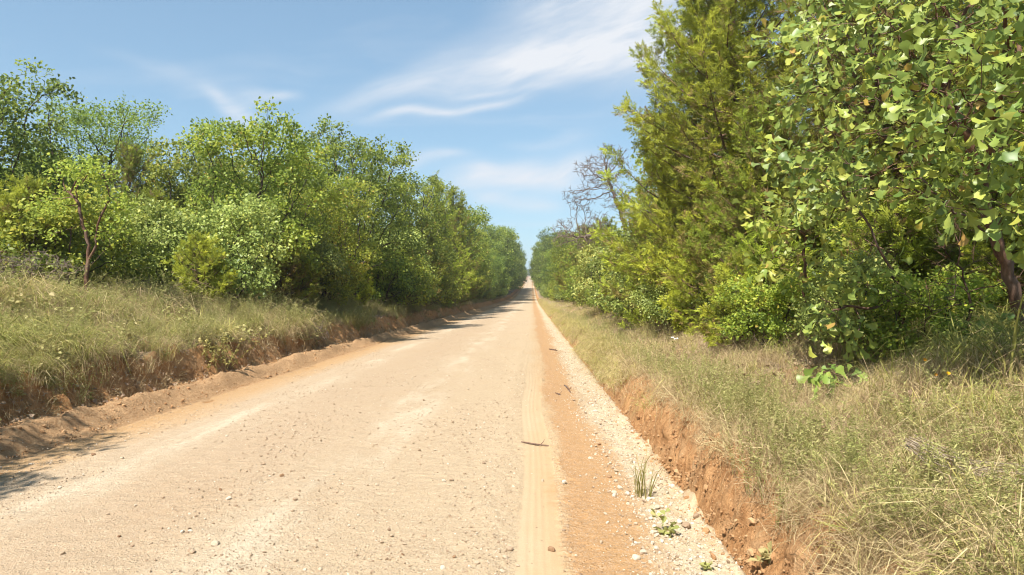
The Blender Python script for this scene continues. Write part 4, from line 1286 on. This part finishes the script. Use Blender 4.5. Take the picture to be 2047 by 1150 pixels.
put_stuff('verge_litter', 'dry matted grass and fallen leaves on the right bank', 'leaf litter',
          [(x6, y6, MAT, .55, 1.2, .3, 0), (x6b, y6b, LIT, .035, .085, .6, .012)], 616)
x7, y7 = sample_side(rg, 900, 1.55, 1.85, 2.0, 40)
x8, y8 = sample_side(rg, 4200, 1.40, 1.78, 8.0, 150)
kk8 = rg.random(len(x8)) < sstep(7, 15, y8 + 4 * fbm(y8 * .4, y8 * 0, 85, 2))
x8, y8 = x8[kk8], y8[kk8]
put_stuff('cut_grass', 'dry grass and roots hanging over the lip of the right clay cut', 'grass',
          [(x7, y7, MAT + DRYT, .5, 1.0, .6, 0), (x8, y8, GREEN + DRYT, .6, 1.1, .3, 0)], 617)

# ------------------------------------------------------------------ stones
def rock_mesh(name, seed, sub, mat, flat=.65):
    import bmesh
    rg = np.random.default_rng(seed)
    bm = bmesh.new()
    bmesh.ops.create_icosphere(bm, subdivisions=sub, radius=.5)
    sc_ = np.array([1, rg.uniform(.65, .95), flat * rg.uniform(.8, 1.15)])
    pl = [(norm(rg.normal(size=(1, 3)))[0], rg.uniform(.26, .42)) for _ in range(7)]
    for v in bm.verts:
        c = np.array(v.co)
        for nn, dd in pl:
            k = c @ nn
            if k > dd: c = c - nn * (k - dd) * .9
        c = c * sc_ + rg.normal(0, .012, 3)
        v.co = c
    me = bpy.data.meshes.new(name)
    bm.to_mesh(me); bm.free()
    me.materials.append(mat)
    return me
GR = [rock_mesh('gravel', 800 + i, 1, M_stone) for i in range(8)]
GW = [rock_mesh('pale_gravel', 820 + i, 1, M_wstone) for i in range(5)]
n = 95000
gy = 2.3 * (45 / 2.3) ** rg.random(n)
gx = rg.uniform(-5.5, 1.3, n)
dens = fbm(gx * 1.2, gy * .35, 91, 3)
sel = (rg.random(n) < .45 + 1.6 * dens) & ~((gx > -.14) & (gx < .2) & (rg.random(n) < .93)) & ~((gx > .2) & (gx < .65) & (rg.random(n) < .78)) & ~((gx < -4.9) & (rg.random(n) < .7))
gx, gy = gx[sel], gy[sel]
sz_ = .0105 * np.exp(rg.normal(.15, .48, len(gx)))
n2 = 14000
dy_ = 2.3 * (40 / 2.3) ** rg.random(n2); dx_ = rg.normal(1.0, .2, n2)
k = (dx_ > .5) & (dx_ < 1.30); dx_, dy_ = dx_[k], dy_[k]
ds_ = .010 * np.exp(rg.normal(.3, .55, len(dx_)))
allx = np.concatenate([gx, dx_]); ally = np.concatenate([gy, dy_]); alls = np.minimum(np.concatenate([sz_, ds_]), .05)
ai = np.concatenate([rg.integers(0, 8, len(gx)), np.where(rg.random(len(dx_)) < .6, rg.integers(8, 13, len(dx_)), rg.integers(0, 8, len(dx_)))])
allz = ground_z(allx, ally) + alls * .09
gn_scatter('road_gravel', np.stack([allx, ally, allz], -1), rg.normal(0, .5, (len(allx), 3)) * np.array([1, 1, 6]), alls, 12 - ai, GR + GW, 'loose gravel strewn over the road and along its right ditch', 'gravel')

M_clod = stone_mat('clay_clods', [(0, (.34, .17, .07)), (.5, (.44, .25, .115)), (1, (.52, .33, .17))])
CL = [rock_mesh('clod', 870 + i, 1, M_clod, .8) for i in range(5)]
cx1 = rg.normal(1.40, .12, 3600); cy1 = 2.2 * (16 / 2.2) ** rg.random(3600)
cx2 = rg.uniform(-6.35, -5.25, 5200); cy2 = 4.5 * (32 / 4.5) ** rg.random(5200)
cx_ = np.concatenate([cx1, cx2]); cy_ = np.concatenate([cy1, cy2])
cs_ = np.minimum(.012 * np.exp(rg.normal(.3, .6, len(cx_))), .075)
gn_scatter('clay_clods', np.stack([cx_, cy_, ground_z(cx_, cy_) + cs_ * .05], -1), rg.normal(0, .6, (len(cx_), 3)) * np.array([1, 1, 5]), cs_, rg.integers(0, 5, len(cx_)), CL,
           'crumbled clay clods on the soil ridge and at the foot of both cuts', 'clods')
ROCK = [rock_mesh('stone', 840 + i, 2, M_stone) for i in range(6)] + [rock_mesh('stone', 850 + i, 2, M_wstone) for i in range(4)] + [rock_mesh('stone', 860 + i, 2, M_bstone) for i in range(3)]
def gpt(u, v):
    """where the ray through a pixel meets the road or bank"""
    al = math.atan((u - CU) / F) - YAW
    lo = np.linspace(2, 60, 6000)
    xx = lo * math.tan(al)
    slope = (CV - v) / F * math.cos(math.atan((u - CU) / F)) / math.cos(al)
    zz = HCAM + slope * lo
    hit = np.where(zz <= ground_z(xx, lo))[0]
    i = hit[0] if len(hit) else len(lo) - 1
    return float(xx[i]), float(lo[i])
def stone(u, v, size, k, label, group=None):
    x, y = gpt(u, v)
    o = obj('stone', ROCK[k], loc=(x, y, float(ground_z(x, y)) + size * .16))
    o.scale = (size,) * 3
    o.rotation_euler = (rngp.normal(0, .2), rngp.normal(0, .2), rngp.uniform(0, 6.28))
    tag(o, label, 'stone', group)
stone(430, 1090, .062, 7, 'pale angular stone lying alone on the pale wheel streak')
stone(1103, 1102, .060, 10, 'rounded brown stone beside the tyre track')
stone(1127, 967, .055, 8, 'whitish stone on the soil band below the stick')
stone(1160, 953, .030, 9, 'small round white stone on the soil band, toward the grass tuft')
stone(1240, 978, .060, 6, 'white stone at the left foot of the tall grass tuft')
stone(1228, 988, .055, 2, 'tan stone touching the white stone by the grass tuft')
stone(1372, 1056, .085, 1, 'largest tan stone in the pale ditch gravel')
stone(1018, 1100, .055, 4, 'flat grey-tan stone on the gravel just left of the tyre track')
stone(1345, 975, .060, 8, 'white stone at the foot of the clay cut')
stone(1218, 955, .050, 11, 'brown clod on the edge of the soil band')
stone(1197, 890, .050, 12, 'brown clod where soil band meets pale ditch gravel')
stone(1272, 1118, .060, 7, 'pale stone low in the ditch gravel, away from the grass')
STL = 'small stone on the gravel road left of the tyre track'
for i in range(46):
    u = rngp.uniform(60, 1010); v = 690 + 440 * rngp.random() ** .7
    if v < 905 - .28 * u + 40: continue
    stone(u, v, rngp.uniform(.028, .05), int(rngp.integers(0, 13)), STL, 'small stones on the gravel')
for i in range(34):
    v = rngp.uniform(780, 1145); d = (v - 590) / F
    u = 1063 + F * (d / HCAM) * rngp.uniform(.62, 1.22)
    stone(u, v, rngp.uniform(.03, .06), int(rngp.integers(0, 10)), 'small stone in the pale gravel of the right ditch', 'stones in the ditch')

# ------------------------------------------------------------------ small single things
def stick(u0, v0, u1, v1, rad, label, name='stick', mat=M_red, bend=.015):
    a, b = gpt(u0, v0), gpt(u1, v1)
    t = np.linspace(0, 1, 7)
    x_ = a[0] + (b[0] - a[0]) * t + bend * np.sin(t * 5); y_ = a[1] + (b[1] - a[1]) * t + bend * np.cos(t * 7)
    z_ = ground_z(x_, y_) + rad * .8
    z_ = np.maximum(z_, np.interp(t, [0, 1], [z_[0], z_[-1]]))
    m0 = np.array([x_[0], y_[0], z_[0]])
    pth = np.stack([x_, y_, z_], -1) - m0
    parts = [tube(pth, np.interp(t, [0, .5, 1], [rad * .7, rad, rad * .5]), 6)]
    parts.append(tube(np.array([pth[4], pth[4] + np.array([.03, .03, .02]), pth[4] + np.array([.05, .045, .05])]), np.array([rad * .6, rad * .4, rad * .2]), 4))
    v, f, a_ = merge(parts)
    o = obj(name, mesh_np(name, v, f, smooth=True, mats=[mat]), loc=m0)
    return tag(o, label, 'stick')
stick(1042, 885, 1100, 892, .010, 'thin straight stick lying across the tyre track')
stick(1098, 699, 1115, 702, .022, 'short dark stick on the soil band far up the track')
stick(1128, 772, 1142, 786, .018, 'crooked dark piece of bark on the soil band')
stick(1110, 787, 1122, 790, .012, 'short brown twig beside the crooked bark piece')

def tuft_thing(name, mesh, u, v, sc, rot, label, cat='grass tuft', group=None):
    x, y = gpt(u, v)
    o = obj(name, mesh, loc=(x, y, float(ground_z(x, y)) - .005))
    o.scale = (sc,) * 3 if not isinstance(sc, tuple) else sc
    o.rotation_euler = (0, 0, rot)
    return tag(o, label, cat, group)
T1 = tuft_mesh('ditch_tuft', 901, 46, .16, .42, .07, .0028, .14, .0, .6, M_grass, .18, 3)
tuft_thing('grass_tuft', T1, 1283, 990, 1.3, .3, 'tall upright green grass tuft growing in the pale ditch gravel')
W1 = weed_mesh('ditch_weed', 902, 4, .10, .22, .04, 8, .055, .2, .7, M_weed, .3, LEAF2)
tuft_thing('ditch_weed', W1, 1330, 1070, 1.0, 1.0, 'small bright weed in the ditch below the tall grass tuft', 'weed')
W2 = weed_mesh('seedling', 903, 2, .06, .10, .02, 7, .05, .1, .5, M_weed, .2, LEAF2)
tuft_thing('seedling_plant', W2, 1417, 1140, .9, 2.0, 'tiny dark green seedling at the low end of the ditch', 'weed')
W3 = weed_mesh('cut_weed', 904, 4, .05, .12, .05, 7, .06, .6, 1.0, M_weed, .6, LEAF2)
tuft_thing('yellow_weed', W3, 1525, 1125, 1.0, .4, 'yellow-green weed at the foot of the clay cut', 'weed')
B1 = tuft_mesh('broad_tuft', 905, 26, .22, .5, .08, .007, .35, .25, .7, M_grass, .5, 4)
tuft_thing('grass_clump', B1, 1835, 985, .9, 0, 'broad-bladed yellow-green grass clump on the dry right bank')
B2 = tuft_mesh('broad_tuft', 906, 34, .3, .62, .12, .0075, .4, .0, .35, M_grass, .8, 4)
tuft_thing('grass_clump', B2, 1975, 785, 1.0, 1, 'deep green arching grass clump below the oak seedling')
tuft_thing('grass_clump', B2, 1900, 745, .85, 2.6, 'deep green arching grass clump behind the yellow flowers')
for i_, (u_, v_, sc_) in enumerate([(1800, 735, .8), (1850, 715, .8), (1940, 725, .9), (2020, 740, .9), (1760, 720, .7), (2030, 800, .8), (1990, 850, .7), (1720, 735, .65), (1560, 705, .7), (1500, 700, .7)]):
    tuft_thing('grass_clump', B2, u_, v_, sc_, i_ * 1.4, 'long deep green grass clump at the edge of the right wood', 'grass tuft', 'green grass clumps at the wood edge')
B3 = tuft_mesh('sprig', 907, 12, .2, .36, .03, .006, .35, .3, .6, M_grass, .35, 4)
tuft_thing('grass_clump', B3, 1625, 800, 1.15, 0, 'fan of stiff green blades beside the grey-green oak seedling')
YB = weed_mesh('yellow_bush', 908, 26, .25, .6, .32, 26, .04, .1, 1.0, M_yellow, .35, LEAF2, .003)
tuft_thing('yellowed_bush', YB, 432, 735, 1.35, 0, 'yellowed low bush spilling over the left clay cut', 'bush')
YG = weed_mesh('green_bush', 909, 12, .2, .5, .2, 18, .055, .5, 1.0, M_weed, .5, LEAF2, .003)
tuft_thing('leafy_weed', YG, 560, 640, 1.6, 0, 'pale green leafy weed on the left bank under the rounded young cedar', 'weed')
tuft_thing('leafy_weed', YG, 70, 690, 1.1, 2, 'pale green leafy weed in the long grass near the end of the left bank', 'weed')

LW = [weed_mesh('leafy_weed', 930 + i, 9, .18, .5, .2, 16, .06, .3, 1.0, M_weed, .45, LEAF2, .003) for i in range(2)]
TG = [tuft_mesh('tall_clump', 934 + i, 60, .35, .85, .16, .004, .3, .1, .9, M_grass, .7, 4) for i in range(2)]
TD = [tuft_mesh('straw_clump', 936 + i, 50, .3, .8, .18, .003, .5, .3, 1.0, M_dry, .7, 4) for i in range(2)]
for i_, (u_, v_, sc_) in enumerate([(30, 640, 1.0), (160, 655, .9), (250, 690, .8), (345, 650, .9), (500, 690, .8), (640, 640, .9), (120, 735, .8), (20, 720, .9), (720, 650, .8)]):
    tuft_thing('leafy_weed', LW[i_ % 2], u_, v_, sc_ * 1.3, i_ * 1.7, 'low leafy weed standing out of the long grass of the left bank', 'weed', 'leafy weeds on the left bank')
for i_, (u_, v_, sc_) in enumerate([(80, 620, 1.0), (210, 640, 1.1), (300, 625, 1.0), (390, 660, 1.0), (470, 640, 1.0), (580, 660, .9), (140, 700, .9), (330, 720, .8), (680, 640, .9)]):
    tuft_thing('grass_clump', TG[i_ % 2], u_, v_, sc_, i_ * 2.1, 'tall pale green grass clump on the left bank', 'grass tuft', 'tall grass clumps on the left bank')
for i_, (u_, v_, sc_) in enumerate([(50, 600, 1.0), (150, 615, 1.0), (260, 660, .9), (420, 690, .9), (350, 610, 1.0), (530, 625, .9), (620, 690, .8), (180, 745, .8), (60, 770, .8), (290, 745, .7)]):
    tuft_thing('straw_clump', TD[i_ % 2], u_, v_, sc_, i_ * 1.3, 'tall dry straw clump on the left bank', 'grass tuft', 'straw clumps on the left bank')
for i_, (u_, v_, sc_) in enumerate([(1420, 850, .5), (1540, 1000, .45), (1700, 900, .5), (1600, 880, .45), (1760, 1080, .4), (1980, 960, .5), (1480, 760, .55), (1340, 720, .6)]):
    tuft_thing('straw_clump', TD[i_ % 2], u_, v_, sc_, i_ * 1.9, 'short dry straw clump on the right bank above the clay cut', 'grass tuft', 'straw clumps on the right bank')

WT = [weed_mesh('tall_weed', 940 + i, 16, .3, .75, .16, 26, .035, .1, .8, M_weed, .2, LEAFN, .0018, .6) for i in range(2)]
for i_, (u_, v_, sc_) in enumerate([(1405, 810, .8), (1440, 850, .85), (1480, 880, .9), (1500, 950, .8), (1525, 985, .75), (1455, 800, .9), (1545, 860, .8), (1390, 760, .8), (1330, 700, .9), (1300, 665, .9), (1580, 1050, .7), (1610, 800, .8)]):
    tuft_thing('weed_clump', WT[i_ % 2], u_, v_, sc_, i_ * 1.9, 'tall wispy grey-green weed clump along the lip of the right clay cut', 'weed', 'tall weeds along the right cut')

# fallen bundle of dry stalks, right foreground
def stalk_bundle():
    rg = np.random.default_rng(920)
    x, y = gpt(1905, 1010)
    z0 = float(ground_z(x, y))
    parts = []
    for i in range(16):
        t = np.linspace(0, 1, 7)
        L = rg.uniform(.5, 1.1)
        a = math.atan2(-.75, .36) + rg.normal(0, .16)
        side = rg.normal(0, .02)
        xx = x - .10 + L * t * math.cos(a) - side * math.sin(a) + .03 * np.sin(t * 5 + i)
        yy = y + .25 + L * t * math.sin(a) + side * math.cos(a)
        zz = ground_z(xx, yy) + .05 + .06 * np.sin(t * 3) + rg.uniform(0, .05) + .22 * (1 - t) ** 3
        parts.append(tube(np.stack([xx - x, yy - y, zz - z0], -1), np.linspace(.0026, .001, 7), 4))
    v, f, a_ = merge(parts)
    o = obj('dry_stalks', mesh_np('dry_stalks', v, f, smooth=True, mats=[M_stalk]), loc=(x, y, z0))
    tag(o, 'fallen bundle of dry pale stalks below the broad-bladed grass clump', 'dry stalks')
stalk_bundle()

def flower_plant(u, v, h, heads, pm, label, petals=9, pr=.010):
    rg = np.random.default_rng(int(u))
    x, y = gpt(u, v)
    e = bpy.data.objects.new('wildflower', None); COL.objects.link(e)
    e.location = (x, y, float(ground_z(x, y)))
    tag(e, label, 'flower')
    parts = []; tops = []
    for i in range(heads):
        d = np.array([rg.normal(0, .05), rg.normal(0, .05), h * rg.uniform(.8, 1.1)])
        pth = np.array([[0, 0, -.02], d * .5 + rg.normal(0, .008, 3), d]); tops.append(d)
        parts.append(tube(pth, np.array([.002, .0016, .0013]), 4, .3))
        k = 7; pos = d * rg.uniform(.1, .8, (k, 1))
        parts.append(stamp(LEAFN[0], LEAFN[1], pos, frames(rg.normal(0, 1, (k, 3)) + np.array([0, 0, .4]), np.tile([0, 0, 1.], (k, 1)) + rg.normal(0, .2, (k, 3))), np.full(k, .05), np.full(k, .4)))
    vv, f, a_ = merge(parts)
    obj('stem', mesh_np('flower_stem', vv, f, a_, mats=[M_weed]), e)
    for d in tops:
        an = np.arange(petals) * 2 * math.pi / petals
        tilt = norm(np.array([[-.3, -.6, .8]]) + rg.normal(0, .2, (1, 3)))[0]
        fr0 = frames(np.array([[1., .2, .4]]), tilt[None])[0]
        dirs = (fr0[:, 0][None] * np.cos(an)[:, None] + fr0[:, 1][None] * np.sin(an)[:, None])
        pv, pf, pa = stamp(LEAF2[0], LEAF2[1], np.tile(d, (petals, 1)), frames(dirs, np.tile(tilt, (petals, 1))), np.full(petals, pr * 1.6), rg.random(petals))
        obj('flower_head', mesh_np('flower_head', pv, pf, pa, mats=[pm]), e)
flower_plant(1862, 800, .22, 2, M_petal, 'wildflower with two orange-yellow heads on the shaded right bank')
flower_plant(1885, 782, .20, 1, M_petal, 'wildflower with one orange-yellow head next to the two-headed one')
flower_plant(1345, 705, .25, 4, M_wpetal, 'small white wildflowers at the lip of the right bank')

# ------------------------------------------------------------------ air
def haze():
    m_, n = new_mat('thin_haze')
    v = n.n('ShaderNodeVolumePrincipled')
    v.inputs['Color'].default_value = (.80, .88, 1.0, 1)
    v.inputs['Density'].default_value = HAZE
    v.inputs['Anisotropy'].default_value = .2
    o = n.n('ShaderNodeOutputMaterial')
    n.t.links.new(v.outputs[0], o.inputs['Volume'])
    x0, x1, y0, y1, z0, z1 = -1520, 1520, -80, 3060, -8, 60
    vv = [(x, y, z) for z in (z0, z1) for y in (y0, y1) for x in (x0, x1)]
    me = mesh_np('haze', vv, [np.array([(0, 2, 3, 1), (4, 5, 7, 6), (0, 1, 5, 4), (2, 6, 7, 3), (0, 4, 6, 2), (1, 3, 7, 5)])], mats=[m_])
    tag(obj('haze', me), 'thin pale summer haze filling the air along the road', 'haze', kind='stuff')
HAZE = 0.0004
haze()
